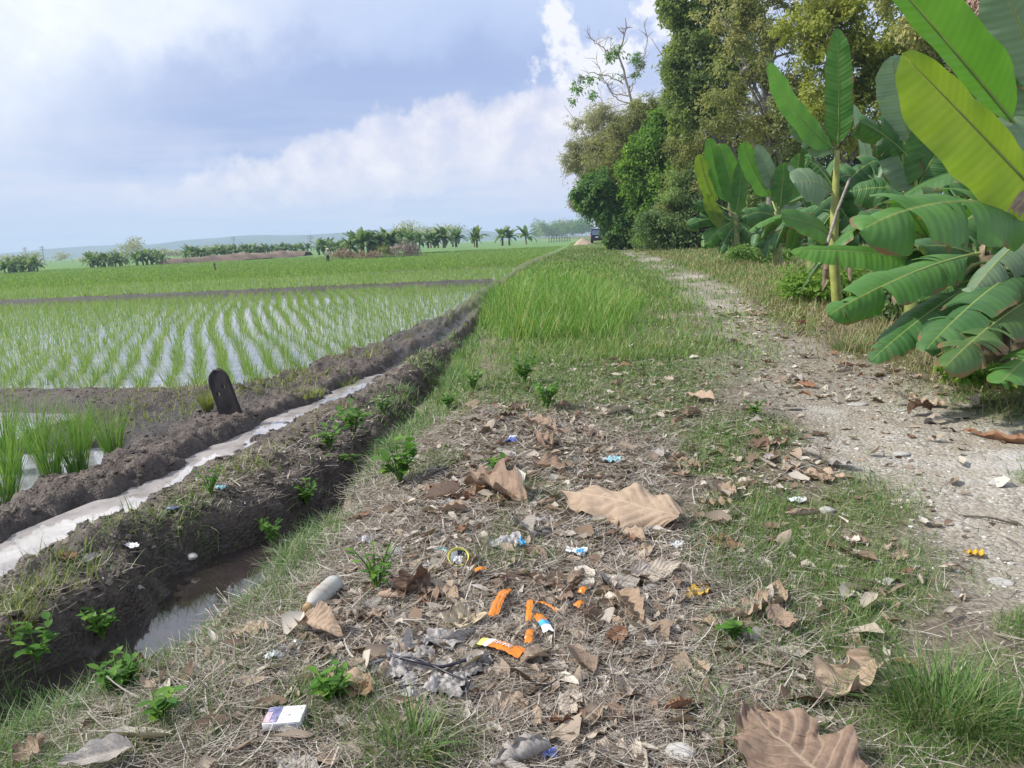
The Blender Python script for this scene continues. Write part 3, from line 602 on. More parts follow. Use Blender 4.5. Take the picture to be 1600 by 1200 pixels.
T_PINK = TM('dry_pink_leaf', [(0, (0.300, 0.195, 0.165)), (.5, (0.540, 0.390, 0.345)), (1, (0.750, 0.570, 0.525))], .3)
G1 = 'trees of the overgrown bank along the track'
tree('bamboo_tree', 'pale olive wispy bamboo like tree at the left end of the bank', 'tree', 62, 955, [(935, 210, 45, 45), (925, 270, 38, 55), (960, 250, 45, 66), (913, 305, 20, 22), (985, 205, 50, 40), (906, 228, 18, 16), (890, 246, 16, 6), (940, 180, 26, 16), (900, 195, 12, 10)], 40000, .30, T_GREY, M_BARKP, 301, G1, .40, .46, .2, 1.2, gf=.9)
tree('brown_tree', 'brownish drying thicket tree inside the bank between the bamboo and the green creeper', 'tree', 60, 965, [(960, 245, 40, 45), (955, 300, 42, 44), (1000, 185, 36, 24), (930, 310, 20, 20), (1030, 195, 44, 38)], 30000, .26, T_OLIVE, M_BARK, 302, G1, .38, .40, .28, 1.0)
tree('vine_tree', 'dark green creeper covered bush beside the parked van', 'bush', 58, 970, [(975, 340, 34, 40), (945, 322, 36, 30), (930, 298, 30, 32), (990, 320, 26, 44), (958, 360, 18, 24), (916, 300, 18, 18), (990, 368, 24, 20)], 40000, .24, T_VINE, M_BARKD, 303, G1, .30, .32, .6, .8, gf=.9)
tree('creeper_tree', 'bright green creeper covered tree in the middle of the bank', 'tree', 55, 1030, [(1030, 232, 42, 44), (1058, 200, 30, 32), (1000, 268, 32, 28), (1015, 300, 36, 54), (1045, 320, 40, 60), (1066, 265, 38, 44), (983, 262, 20, 10), (1030, 365, 40, 22), (1080, 350, 36, 36)], 56000, .25, T_GREEN, M_BARKD, 304, G1, .30, .36, .6, .8, gf=.9)
tree('olive_tree', 'olive brown small leaved tree right of the bright creeper tree', 'tree', 50, 1105, [(1090, 190, 50, 46), (1120, 230, 52, 55), (1100, 290, 54, 56), (1160, 200, 46, 50), (1060, 340, 34, 38), (1180, 260, 46, 46), (1080, 150, 36, 36), (1130, 340, 60, 44)], 60000, .23, T_OLIVE, M_BARK, 305, G1, .38, .42, .38, .8, gf=1.2)
tree('undergrowth_bush', 'dark shady undergrowth bush at the foot of the bank behind the small banana plants', 'bush', 49, 1060, [(1050, 345, 44, 34), (1090, 330, 54, 54), (1140, 320, 55, 64), (1012, 366, 30, 18), (1190, 310, 55, 66), (1075, 372, 60, 18), (1230, 330, 50, 60)], 46000, .22, T_DARK, M_BARKD, 306, G1, .3, .25, .5, .6)
tree('tall_tree', 'tall dark green tree whose crown leans out left at the top', 'tree', 46, 1150, [(1075, 95, 38, 48), (1066, 150, 28, 42), (1100, 50, 50, 44), (1120, 125, 50, 55), (1052, 15, 26, 20), (1110, -20, 64, 44), (1150, 60, 46, 55), (1044, 105, 10, 11), (1075, 185, 26, 30)], 60000, .24, T_MIX, M_BARK, 307, G1, .36, .46, .45, .6, limbs=[([(1150, 380), (1148, 250), (1135, 130), (1110, 40)], .16)], gf=1.2)
tree('limbed_tree', 'open olive tree with bare pale limbs crossing above the upright banana', 'tree', 38, 1205, [(1170, 20, 60, 40), (1215, 60, 50, 40), (1240, 10, 55, 34), (1150, 110, 44, 38), (1200, 130, 54, 40), (1180, 190, 54, 46), (1240, 170, 44, 46), (1160, -40, 60, 30), (1130, 160, 44, 44), (1220, 240, 44, 44)], 52000, .19, T_OLIVE, M_BARKP, 308, G1, .45, .74, .42, .6,
     limbs=[([(1155, 115), (1195, 85), (1250, 15), (1290, -20)], .10), ([(1170, 130), (1205, 95), (1260, 68), (1330, 55)], .08), ([(1230, 300), (1205, 190), (1150, 65), (1120, 20)], .11), ([(1200, 300), (1180, 230), (1160, 150)], .09)], gf=1.5)
tree('yellow_tree', 'yellow olive leaved tree above and behind the upright banana leaves', 'tree', 30, 1330, [(1290, 30, 55, 44), (1340, 60, 55, 50), (1385, 30, 50, 44), (1310, 110, 50, 46), (1370, 130, 44, 48), (1280, 170, 36, 40), (1330, -30, 80, 36), (1420, 80, 44, 44), (1330, 190, 48, 50), (1265, 70, 30, 40)], 48000, .17, T_YEL, M_BARK, 309, G1, .42, .70, .5, .6, gf=1.6)
tree('shade_tree', 'dark leaved tree filling the shade behind the banana plants', 'tree', 40, 1300, [(1240, 250, 55, 60), (1310, 240, 60, 64), (1380, 220, 64, 74), (1200, 310, 55, 55), (1290, 330, 74, 54), (1380, 320, 74, 64), (1460, 240, 74, 84), (1270, 190, 50, 40)], 60000, .23, T_DARK, M_BARKD, 310, G1, .36, .58, .45, .6, gf=1.4)
tree('rear_tree', 'dull green tree at the top right corner behind the large banana leaves', 'tree', 25, 1500, [(1450, 20, 55, 46), (1520, 60, 60, 50), (1480, 120, 60, 50), (1590, 100, 70, 70), (1550, 10, 60, 40), (1440, 150, 44, 50), (1520, 190, 70, 60), (1620, 220, 70, 80), (1430, -40, 70, 36), (1560, -50, 80, 40)], 60000, .16, T_OLIVE, M_BARK, 311, G1, .40, .58, .5, .6, gf=1.6)
tree('dry_tree', 'small tree with dry pinkish leaves behind the topmost banana leaf', 'tree', 22, 1570, [(1550, 18, 26, 24), (1575, 30, 20, 20), (1530, 0, 22, 18)], 1800, .16, T_PINK, M_BARKP, 312, G1, .6, .3, .4, .8, limbs=[([(1570, 380), (1568, 200), (1555, 20)], .05)])
# bare dead tree standing out of the bank
def bare_tree():
    Y = 64; b = aty(1000, 380, Y); O = np.array([b[0], Y, float(H(b[0], Y))]); root = empty('bare_tree', O, 'half dead tree with bare twisting branches and a few leaf tufts', 'tree', G1)
    mb = MB(); S = Y / FPX
    lines = [([(1002, 300), (994, 175), (975, 125), (964, 90), (972, 62), (973, 38)], .20), ([(985, 150), (960, 145), (938, 105), (935, 85)], .09), ([(964, 92), (945, 80), (925, 70), (914, 58)], .08), ([(950, 84), (938, 70), (936, 55)], .05),
             ([(975, 125), (1000, 110), (1008, 70), (1002, 48)], .08), ([(985, 145), (1003, 100), (1014, 75)], .07), ([(990, 165), (960, 155), (945, 135), (930, 128)], .08), ([(985, 160), (955, 165), (940, 160)], .06), ([(975, 130), (950, 122), (920, 118), (900, 135)], .08), ([(992, 170), (985, 150), (970, 140), (955, 135)], .06), ([(955, 80), (950, 65)], .04), ([(1000, 112), (998, 85)], .05)]
    for i, (p, r) in enumerate(lines):
        W3 = np.array([aty(a, c, Y) for a, c in p]) - O; W3[:, 1] += np.linspace(0, 1, len(p)) * (1.5 if i % 2 else -1.5); t2 = np.linspace(0, 1, 16); tt = np.linspace(0, 1, len(p))
        Q = np.stack([np.interp(t2, tt, W3[:, c]) for c in range(3)], 1) + np.random.default_rng(i).normal(0, .05, (16, 3)); mb.tube(Q, np.linspace(r * .6, r * .25, 16), 6); twigs(mb, Q, 9, 1.0, r * .22 + .008, i + 3, .2)
    obj('trunk', mb.me('trunk', [M_BARKP]), root)
    ells = [(aty(a, c, Y + dy), (rx * S, rx * S, ry * S)) for a, c, rx, ry, dy in [(962, 80, 12, 9, -1), (951, 90, 8, 10, 0), (992, 93, 13, 9, 1), (1002, 102, 7, 7, 1), (963, 120, 9, 6, 0), (925, 122, 13, 9, -1), (905, 140, 12, 12, -1), (895, 158, 6, 8, -1), (926, 148, 8, 8, 0), (993, 116, 8, 5, 1)]]
    P, dr, k, g = crown_pts(ells, 1700, 340, .6, .5, 1.5, 4); V, F = leaves(P, dr, g, .27, .35, 1.0)
    obj('crown', mesh('crown', V - O, F, [T_VINE], attrs=dict(tint=np.repeat(tint_of(P, k, g, 5), 4)), smooth=False), root)
bare_tree()

# ------------------------------------------------------------------ banana plants
def banana_mat(name, c1, c2, rib, trans=.35, backlit=(1.3, 1.3, .45), vein=150, brown=.0):
    m, nt, bs, out = newmat(name)
    uv = nd(nt, 'ShaderNodeUVMap').outputs[0]; s = nd(nt, 'ShaderNodeSeparateXYZ', {0: uv}).outputs
    va = mth(nt, 'ABSOLUTE', s[1])
    ph = mth(nt, 'ADD', mth(nt, 'MULTIPLY', s[0], vein), mth(nt, 'MULTIPLY', va, -6.0))
    wv_ = mth(nt, 'SINE', ph); wv2 = mth(nt, 'SINE', mth(nt, 'MULTIPLY', ph, .37))
    n = noise(nt, tc(nt), 5, 4)
    c = mixc(nt, ramp(nt, n, [(.3, (0, 0, 0)), (.7, (1, 1, 1))]), c1, c2)
    c = mixc(nt, mth(nt, 'MULTIPLY', mth(nt, 'MULTIPLY', mth(nt, 'ADD', mth(nt, 'MULTIPLY', wv_, .5), .5), noise(nt, tc(nt), 7, 3)), .30), c, tuple(x * .6 for x in c1))
    c = mixc(nt, ramp(nt, va, [(.02, (1, 1, 1)), (.05, (0, 0, 0))]), c, rib)
    if brown:
        e = mth(nt, 'ADD', va, mth(nt, 'MULTIPLY', mth(nt, 'SUBTRACT', noise(nt, tc(nt), 9, 5), .5), .9))
        c = mixc(nt, ramp(nt, e, [(1.0 - brown, (0, 0, 0)), (1.06 - brown * .6, (1, 1, 1))]), c, (.20, .13, .06))
    nt.links.new(c, bs.inputs['Base Color']); nt.links.new(mth(nt, 'ADD', .34, mth(nt, 'MULTIPLY', n, .3)), bs.inputs['Roughness']); bs.inputs['Specular IOR Level'].default_value = .4
    bump(nt, bs, mth(nt, 'ADD', mth(nt, 'MULTIPLY', wv_, .5), mth(nt, 'MULTIPLY', wv2, 1.0)), .35, .006)
    if trans: translucent(nt, bs, out, mixc(nt, 1.0, c, backlit, 'MULTIPLY'), trans)
    return m
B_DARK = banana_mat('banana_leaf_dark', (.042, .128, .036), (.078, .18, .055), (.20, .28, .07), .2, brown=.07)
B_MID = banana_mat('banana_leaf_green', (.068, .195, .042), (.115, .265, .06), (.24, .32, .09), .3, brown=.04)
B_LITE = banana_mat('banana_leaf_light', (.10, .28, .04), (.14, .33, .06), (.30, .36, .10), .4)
B_YEL = banana_mat('banana_leaf_yellow', (.19, .31, .04), (.25, .36, .06), (.36, .38, .10), .5, (1.3, 1.3, .4))
B_PALE = banana_mat('banana_leaf_pale', (.17, .27, .155), (.22, .32, .20), (.32, .38, .18), .3, (1.1, 1.15, .8))
B_RAG = banana_mat('banana_leaf_ragged', (.075, .165, .045), (.11, .20, .06), (.26, .28, .10), .3, brown=.26)
B_RIB = flat('banana_petiole', (.22, .30, .075), .45, 0, .3, 8); B_STEM = flat('banana_stem', (.20, .24, .075), .55, 0, .5, 7, .3); B_STEMD = flat('banana_stem_brown', (.13, .105, .06), .8, 0, .5, 9, .6)
M_DRYLEAF = flat('banana_dry_leaf', (.30, .23, .165), .85, 0, .4, 12, .4)
def leaf_mesh(base, ctrl, tip, width, nrm, fold=.25, droop=.15, tears=0, seed=0, wave=.02, mats=(B_MID, B_RIB), pet=.0, nu=40, nv=6, rr=.012, tipb=.5, asym=1.0, o=(0, 0, 0)):
    g = np.random.default_rng(seed); base, ctrl, tip, nrm = [np.array(v, float) for v in (base, ctrl, tip, nrm)]; o = np.array(o, float)
    bz = lambda t: ((1 - t) ** 2)[:, None] * base + (2 * t * (1 - t))[:, None] * ctrl + (t ** 2)[:, None] * tip
    db = lambda t: (2 * (1 - t))[:, None] * (ctrl - base) + (2 * t)[:, None] * (tip - ctrl)
    mb = MB(); ph = g.uniform(0, 6.28, 4)
    for side in (-1, 1):
        cuts = np.sort(g.uniform(.12, .97, tears)) if tears else np.array([]); ed = np.concatenate([[0], cuts, [1]])
        for a, b in zip(ed[:-1], ed[1:]):
            m = max(3, int(nu * (b - a)) + 2); u = np.linspace(a, b, m); tt = pet + (1 - pet) * u
            T = db(tt); T /= np.linalg.norm(T, axis=1)[:, None]; S = np.cross(T, nrm); S /= np.linalg.norm(S, axis=1)[:, None] + 1e-9; N = np.cross(S, T)
            prof = np.minimum(1, (u / .16 + .02)) ** .55 * np.clip(1 - np.maximum(0, (u - .45) / .55) ** 2.6, 0, 1) ** tipb
            w = width / 2 * prof * (1 + .03 * np.sin(u * 23 + ph[0] + side)) * (abs(asym) if side * asym > 0 else 1)
            xt = g.normal(0, .30) if tears else 0; sh = g.normal(0, .02) if tears else 0
            f = fold + xt * .7; v = np.linspace(0, 1, nv)
            mid = (u - a) / (b - a + 1e-9); notch = 1 - (.10 * np.abs(mid * 2 - 1) ** 3 if tears else 0)
            vv = v[None] * w[:, None] * (notch[:, None] if tears else 1); ang = f - (droop + .5 * max(0, -xt)) * v[None] * 1.6
            wv_ = wave * width * (np.sin(u * 16 + ph[1] + side)[:, None] + .6 * np.sin(u * 37 + ph[2] * side)[:, None]) * v[None] ** 1.5
            slant = .12 * width * v[None] ** 1.2 * (1 - u[:, None] * .6) + sh * v[None]
            P = bz(tt)[:, None] + S[:, None] * side * (vv * np.cos(ang))[..., None] + N[:, None] * (vv * np.sin(ang) + wv_)[..., None] + T[:, None] * slant[..., None]
            P[..., 2] -= (droop * .35) * (vv ** 2 / max(width, .01))
            uv = np.stack(np.broadcast_arrays(u[:, None], side * v[None]), -1).reshape(-1, 2)
            F = grid(m, nv); mb.add(P.reshape(-1, 3) - o, F if side > 0 else F[:, ::-1], uv, 0)
    t = np.linspace(0, .97, 22); mb.tube(bz(t) - nrm * rr * .35 - o, np.linspace(rr, rr * .2, 22), 6, 1)
    return mb.me('leaf', mats)
def hero(root, O, Y0, base, tip, Yt, width, mat, bow=(0, 0), by=0.0, nrm=(0, -.3, 1), label=None, **kw):
    b = aty(base[0], base[1], Y0); t = aty(tip[0], tip[1], Yt); cpx = ((base[0] + tip[0]) / 2 + bow[0], (base[1] + tip[1]) / 2 + bow[1]); c = aty(*cpx, (Y0 + Yt) / 2 + by)
    o = obj('leaf', leaf_mesh(b, c, t, width, nrm, mats=(mat, B_RIB), o=O, **kw), root)
    if label: o['label'] = label
    return b
def rleaf(root, O, seed, L_, elev, az, width, mat, top, arch=.5, **kw):
    d = np.array([math.cos(az) * math.cos(elev), math.sin(az) * math.cos(elev), math.sin(elev)]); h = np.array([math.cos(az), math.sin(az), 0])
    base = np.array(top, float); ctrl = base + d * L_ * .55; tip = base + d * L_ * (1 - arch * .3) + h * L_ * arch * .25 - np.array([0, 0, L_ * arch * .75])
    n = np.array([0, 0, 1.0]) - h * .55 * math.sin(elev)
    obj('leaf', leaf_mesh(base, ctrl, tip, width, n, mats=(mat, B_RIB), o=(0, 0, 0), seed=seed, **kw), root)
def stem(root, O, pts, rads, mat=None, k=10):
    mb = MB(); P = np.array(pts, float); t = np.linspace(0, 1, len(P)); t2 = np.linspace(0, 1, 12)
    Q = np.stack([np.interp(t2, t, P[:, c]) for c in range(3)], 1); mb.tube(Q - O, np.interp(t2, t, rads), k); obj('stem', mb.me('stem', [mat or B_STEM]), root)
GB = 'banana plants along the right side of the track'
def broot(px, py, Y, label, z=None):
    p = aty(px, py, Y); O = np.array([p[0], Y, float(H(p[0], Y))]); return empty('banana_plant', O, label, 'banana plant', GB), O
# --- the large plant at the right edge
root, O = broot(1665, 560, 4.55, 'large banana plant at the right edge with broad glowing yellow green leaf')
top = aty(1668, 330, 4.55)
stem(root, O, [O + [0, 0, -.1], O + [.0, 0, .5], top], [.11, .09, .05])
FL = (-.62, -.70, .45)
hero(root, O, 4.5, (1668, 352), (1414, 88), 3.9, .50, B_YEL, (0, -4), -.1, (-.55, -.62, .35), 'broad yellow green banana leaf lit through by the sun', fold=.20, droop=.05, seed=1, asym=.40, pet=.10, tipb=.42)
hero(root, O, 4.6, (1612, 226), (1352, -78), 4.0, .36, B_LITE, (4, -4), -.1, (-.5, -.7, .3), 'bright green banana leaf cut off by the top edge', fold=.18, droop=.05, seed=2, asym=-.4, pet=.12, tipb=.42)
hero(root, O, 4.6, (1640, 335), (1352, 356), 3.8, .52, B_MID, (-20, -62), -.2, (-.05, -.75, .75), 'wide arching banana leaf with deep ribs and torn drooping tip', fold=.05, droop=.35, tears=8, seed=3, pet=.05, wave=.02)
hero(root, O, 4.7, (1655, 260), (1560, -30), 4.5, .42, B_PALE, (20, -20), 0, (-.6, -.7, .2), 'pale bluish banana leaf in the top right corner', fold=.1, droop=.1, seed=4)
hero(root, O, 4.7, (1680, 240), (1572, 205), 4.4, .36, B_PALE, (0, -22), 0, (-.2, -.8, .5), fold=.1, droop=.2, seed=5)
hero(root, O, 4.8, (1690, 170), (1540, 98), 4.7, .30, B_DARK, (0, -15), 0, (-.2, -.5, .8), fold=.1, droop=.2, seed=6)
mb = MB(); P = np.array([aty(a, b, 4.55) for a, b in [(1585, 232), (1560, 195), (1540, 170), (1525, 160)]]) - O; mb.tube(P, [.012, .016, .022, .008], 7); b_ = obj('bud', mb.me('bud', [flat('bud_yellow', (.42, .36, .12), .6)]), root)
mb = MB()
for i in range(5):
    a = aty(1592 + i * 6, 292, 4.3); c = aty(1574 + i * 9, 332 + 5 * (i % 3), 4.25); V = np.array([a + [-.015, 0, 0], a + [.015, 0, 0], (a + c) / 2 + [.03, -.02, 0], c, (a + c) / 2 + [-.03, 0, 0]]) - O; mb.add(V, [[0, 1, 2, 4]]); mb.add(V, [[4, 2, 3]])
x_ = obj('leaf', mb.me('leaf', [M_DRYLEAF]), root); x_['label'] = 'shrivelled brown banana leaf hanging at the edge'
# --- the low spreading plant below it
root, O = broot(1560, 560, 5.1, 'low spreading banana plant whose lower leaves droop onto the track edge')
top = aty(1545, 400, 5.1); stem(root, O, [O + [0, 0, -.1], (O + top) / 2 + [.02, 0, 0], top], [.10, .085, .05], B_STEMD)
hero(root, O, 5.0, (1530, 395), (1294, 492), 4.5, .34, B_MID, (10, -28), -.1, (-.35, -.62, .7), 'long banana leaf drooping left until its tip nears the ground', fold=.05, droop=.28, tears=7, seed=11, pet=.08)
hero(root, O, 5.0, (1530, 440), (1362, 562), 4.4, .26, B_DARK, (6, -22), -.1, (-.4, -.6, .7), 'short dark banana leaf folded down at its tip', fold=.05, droop=.3, tears=5, seed=12, pet=.1)
hero(root, O, 5.0, (1625, 405), (1448, 545), 4.2, .34, B_DARK, (0, -30), -.1, (-.45, -.5, .75), fold=.05, droop=.3, tears=8, seed=13, pet=.08)
hero(root, O, 4.9, (1640, 450), (1478, 572), 3.9, .34, B_RAG, (-5, -18), -.1, (-.5, -.6, .6), 'pale banana leaf with ragged brown lower edge', fold=.05, droop=.25, tears=10, seed=14, pet=.04)
hero(root, O, 4.8, (1660, 520), (1562, 600), 3.7, .28, B_MID, (0, -14), 0, (-.5, -.6, .6), fold=.05, droop=.3, tears=6, seed=15)
hero(root, O, 5.0, (1640, 350), (1520, 455), 4.6, .36, B_PALE, (-10, -20), 0, (-.4, -.7, .55), fold=.05, droop=.25, tears=3, seed=16)
hero(root, O, 5.2, (1545, 410), (1440, 385), 5.0, .36, B_DARK, (0, -20), 0, (-.2, -.8, .5), fold=.05, droop=.35, tears=2, seed=17)
hero(root, O, 5.2, (1560, 430), (1440, 470), 5.0, .30, B_DARK, (0, -15), 0, (-.2, -.8, .5), fold=.05, droop=.4, tears=2, seed=18)
hero(root, O, 5.3, (1560, 420), (1620, 330), 5.1, .38, B_DARK, (0, -10), 0, (0, -.8, .5), fold=.05, droop=.3, tears=2, seed=19)
hero(root, O, 5.2, (1550, 430), (1600, 520), 4.9, .34, B_DARK, (20, -10), 0, (0, -.8, .5), fold=.05, droop=.3, tears=4, seed=20)
x_ = hero(root, O, 5.0, (1540, 410), (1500, 440), 4.8, .10, M_DRYLEAF, (-10, -15), 0, (0, -.8, .5), 'withered yellow brown banana leaf inside the clump', fold=-.4, droop=.6, tears=3, seed=21)
# --- middle plant with the bright side leaf
root, O = broot(1470, 520, 6.6, 'banana plant behind the low spreading one with a bright flat leaf pointing left')
top = aty(1462, 385, 6.6); stem(root, O, [O + [0, 0, -.1], top], [.10, .06], B_STEMD)
hero(root, O, 6.5, (1462, 412), (1238, 391), 6.0, .34, B_LITE, (0, -14), -.1, (-.05, -.85, .55), 'bright green flat banana leaf pointing left over the track edge', fold=.02, droop=.12, tears=2, seed=31, asym=.35, pet=.08, wave=.012)
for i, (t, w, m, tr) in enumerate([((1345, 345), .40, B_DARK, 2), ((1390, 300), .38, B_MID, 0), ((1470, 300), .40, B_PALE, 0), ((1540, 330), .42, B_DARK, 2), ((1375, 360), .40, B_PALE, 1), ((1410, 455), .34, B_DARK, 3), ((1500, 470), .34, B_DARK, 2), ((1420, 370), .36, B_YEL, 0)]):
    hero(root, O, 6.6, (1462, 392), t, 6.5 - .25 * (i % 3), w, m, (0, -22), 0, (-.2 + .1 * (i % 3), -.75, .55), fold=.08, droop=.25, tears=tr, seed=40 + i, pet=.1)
# --- upright leaves of the plants behind
root, O = broot(1430, 440, 8.4, 'banana plant with dark upright leaves between the upright plant and the large plant')
top = aty(1432, 300, 8.4); stem(root, O, [O + [0, 0, -.1], top], [.10, .06])
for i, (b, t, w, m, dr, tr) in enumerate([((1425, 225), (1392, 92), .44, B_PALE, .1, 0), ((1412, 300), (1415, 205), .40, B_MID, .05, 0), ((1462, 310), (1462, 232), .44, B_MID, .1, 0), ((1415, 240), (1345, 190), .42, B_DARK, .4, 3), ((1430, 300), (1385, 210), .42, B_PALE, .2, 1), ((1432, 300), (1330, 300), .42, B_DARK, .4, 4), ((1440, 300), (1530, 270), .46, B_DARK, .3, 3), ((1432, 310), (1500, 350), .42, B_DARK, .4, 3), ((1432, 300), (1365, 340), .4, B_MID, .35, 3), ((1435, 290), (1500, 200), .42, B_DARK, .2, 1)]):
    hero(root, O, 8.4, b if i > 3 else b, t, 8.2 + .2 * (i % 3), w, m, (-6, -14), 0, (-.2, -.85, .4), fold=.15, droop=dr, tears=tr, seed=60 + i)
    if i < 5:
        mb = MB(); mb.tube(np.array([top, aty(*b, 8.4)]) - O, [.022, .015], 6); obj('petiole', mb.me('petiole', [B_RIB]), root)
# --- slim plant with two upright leaves
root, O = broot(1310, 480, 10.8, 'slim banana plant with two tall upright leaves and a yellow green stalk')
top = aty(1308, 235, 10.8); stem(root, O, [O + [0, 0, -.1], aty(1302, 400, 10.8), aty(1305, 310, 10.8), top], [.075, .065, .055, .03], flat('banana_stalk_yellow', (.33, .36, .10), .5, 0, .35, 6))
hero(root, O, 10.8, (1303, 232), (1203, 100), 10.4, .50, B_LITE, (-22, 12), 0, (.35, -.85, .35), 'upright banana leaf leaning left', fold=.12, droop=.06, seed=81, asym=.75)
hero(root, O, 10.8, (1309, 228), (1308, 46), 10.6, .36, B_MID, (4, 0), 0, (-.2, -.95, .1), 'tall upright narrow banana leaf', fold=.15, droop=.05, seed=82, tipb=.6)
hero(root, O, 10.8, (1302, 240), (1236, 180), 10.7, .42, B_PALE, (-6, -6), 0, (.2, -.9, .3), fold=.05, droop=.25, tears=2, seed=83)
hero(root, O, 10.8, (1303, 300), (1243, 285), 10.6, .60, B_PALE, (0, -16), 0, (0, -.8, .5), fold=.05, droop=.2, seed=84)
hero(root, O, 10.8, (1302, 370), (1222, 338), 10.2, .40, B_MID, (0, -12), 0, (0, -.85, .5), 'small green banana leaf low on the left side', fold=.05, droop=.15, seed=85)
for i, (t, w, m) in enumerate([((1360, 290), .5, B_DARK), ((1350, 340), .5, B_DARK), ((1260, 250), .4, B_DARK), ((1370, 250), .5, B_DARK), ((1340, 380), .5, B_DARK), ((1270, 390), .4, B_DARK)]):
    hero(root, O, 10.8, (1306, 280 + 10 * i), t, 10.9, w, m, (0, -20), 0, (0, -.85, .5), fold=.05, droop=.4, tears=4, seed=90 + i)
o = obj('bamboo_pole', MB().tube([aty(1293, 380, 10.5), aty(1308, 330, 10.5), aty(1328, 278, 10.5)], [.022, .02, .016], 7).me('bamboo_pole', [M_BARKP])); tag(o, 'thin pale pole leaning against the slim banana stalk', 'pole')
def dead_leaf(root, O, top, seed, n, L_, ht0):
    g = np.random.default_rng(seed)
    for i in range(n):
        a = g.uniform(0, 6.28); h = np.array([math.cos(a), math.sin(a), 0]); b = np.array(top) - O + np.array([0, 0, -g.uniform(.05, .35) * ht0]); l = L_ * g.uniform(.7, 1.1)
        x_ = obj('leaf', leaf_mesh(b, b + h * l * .35 + [0, 0, l * .05], b + h * l * .30 - [0, 0, l * .85], .20 * g.uniform(.7, 1.3), h + [0, 0, .3], -.7, .5, 5, seed + i, .06, (M_DRYLEAF, M_DRYLEAF), .1, 22, 4), root); x_['label'] = 'dead brown banana leaf hanging against the stem'
for q_ in [o for o in list(COL.objects) if o.name.startswith('banana_plant')]:
    O = np.array(q_.location); dead_leaf(q_, O, O + [0, 0, 1.15 if O[1] < 12 else 1.6], int(O[1] * 10), 3 if O[1] < 12 else 4, .8 if O[1] < 12 else 1.1, 1.2)
# --- random fillers: more distant plants
def banana(px, Y, h, seed, label, n=9, L_=2.0, up=.4, group=GB, mats=None, name='banana_plant', ymult=1):
    p = aty(px, 380, Y); O = np.array([p[0], Y, float(H(p[0], Y))]); root = empty(name, O, label, 'banana plant', group); g = np.random.default_rng(seed); sh = h * .45
    stem(root, np.zeros(3), [(0, 0, -.1), (.03, 0, sh * .6), (g.normal(0, .08), g.normal(0, .08), sh)], [.13, .11, .06], B_STEM if seed % 2 else B_STEMD)
    for i in range(n):
        e = g.uniform(.95, 1.45) if i < n * up else g.uniform(.0, .8); rleaf(root, O, seed * 17 + i, L_ * g.uniform(.7, 1.1), e, i * 2.4 + g.normal(0, .4), .42 * g.uniform(.8, 1.2) * L_ / 2, (mats or [B_MID, B_DARK, B_LITE])[i % 3 if i >= n * up else (2 if i % 2 else 0)], (0, 0, sh), arch=.12 if i < n * up else g.uniform(.5, 1.1), fold=.15, droop=.1 if i < n * up else .35, tears=0 if i < n * up else 4, nu=22, nv=4)
    return root, O
root, O = broot(1150, 400, 26.5, 'small banana plant with yellow drooping side leaf, leftmost by the track')
top = aty(1150, 335, 26.5); stem(root, O, [O + [0, 0, -.1], top], [.16, .10])
for i, (b, t, w, m, dr, bow) in enumerate([((1118, 318), (1092, 242), .55, B_YEL, .05, (-6, 0)), ((1142, 318), (1108, 217), .62, B_LITE, .05, (-8, 0)), ((1150, 322), (1126, 226), .75, B_LITE, .08, (2, 0)), ((1148, 340), (1158, 250), .5, B_MID, .1, (6, 0)), ((1142, 362), (1103, 304), .50, B_YEL, .05, (-8, 6)), ((1150, 345), (1075, 352), .8, B_DARK, .4, (0, -14)), ((1148, 350), (1085, 318), .7, B_DARK, .4, (0, -10)), ((1150, 345), (1100, 385), .8, B_MID, .4, (0, -14)), ((1150, 345), (1185, 390), .8, B_DARK, .4, (0, -14)), ((1150, 340), (1200, 345), .8, B_DARK, .4, (0, -14)), ((1150, 350), (1125, 395), .7, B_DARK, .4, (0, -10))]):
    hero(root, O, 26.5, b, t, 26.2, w, m, bow, 0, (-.1, -.9, .35), fold=.12, droop=dr, tears=0 if i < 5 else 4, seed=120 + i, rr=.022)
    if i < 5: mb = MB(); mb.tube(np.array([top, aty(*b, 26.5)]) - O, [.04, .025], 6); obj('petiole', mb.me('petiole', [B_RIB]), root)
root, O = broot(1215, 405, 23, 'bushy banana plant with two parallel light green upright leaves')
top = aty(1213, 330, 23); stem(root, O, [O + [0, 0, -.1], top], [.16, .10])
for i, (b, t, w, m, dr, bow) in enumerate([((1205, 308), (1160, 224), .62, B_LITE, .05, (-8, 4)), ((1212, 300), (1182, 228), .5, B_PALE, .05, (2, 0)), ((1218, 325), (1225, 255), .6, B_MID, .1, (2, 0)), ((1222, 330), (1250, 240), .6, B_MID, .1, (6, 0)), ((1215, 340), (1160, 340), .7, B_DARK, .4, (0, -16)), ((1215, 340), (1180, 385), .7, B_DARK, .4, (0, -14)), ((1215, 340), (1250, 385), .7, B_DARK, .4, (4, -16)), ((1215, 335), (1262, 335), .75, B_PALE, .3, (0, -16)), ((1215, 340), (1200, 400), .6, B_DARK, .4, (-6, -10)), ((1215, 340), (1275, 360), .7, B_DARK, .4, (4, -16))]):
    hero(root, O, 23, b, t, 22.7, w, m, bow, 0, (-.1, -.9, .35), fold=.12, droop=dr, tears=0 if i < 4 else 4, seed=140 + i, rr=.022)
    if i < 4: mb = MB(); mb.tube(np.array([top, aty(*b, 23)]) - O, [.04, .025], 6); obj('petiole', mb.me('petiole', [B_RIB]), root)
banana(1270, 18, 3.0, 21, 'dark banana plant between the bushy plant and the slim upright one', 10, 2.0, .3, mats=[B_DARK, B_MID, B_PALE])
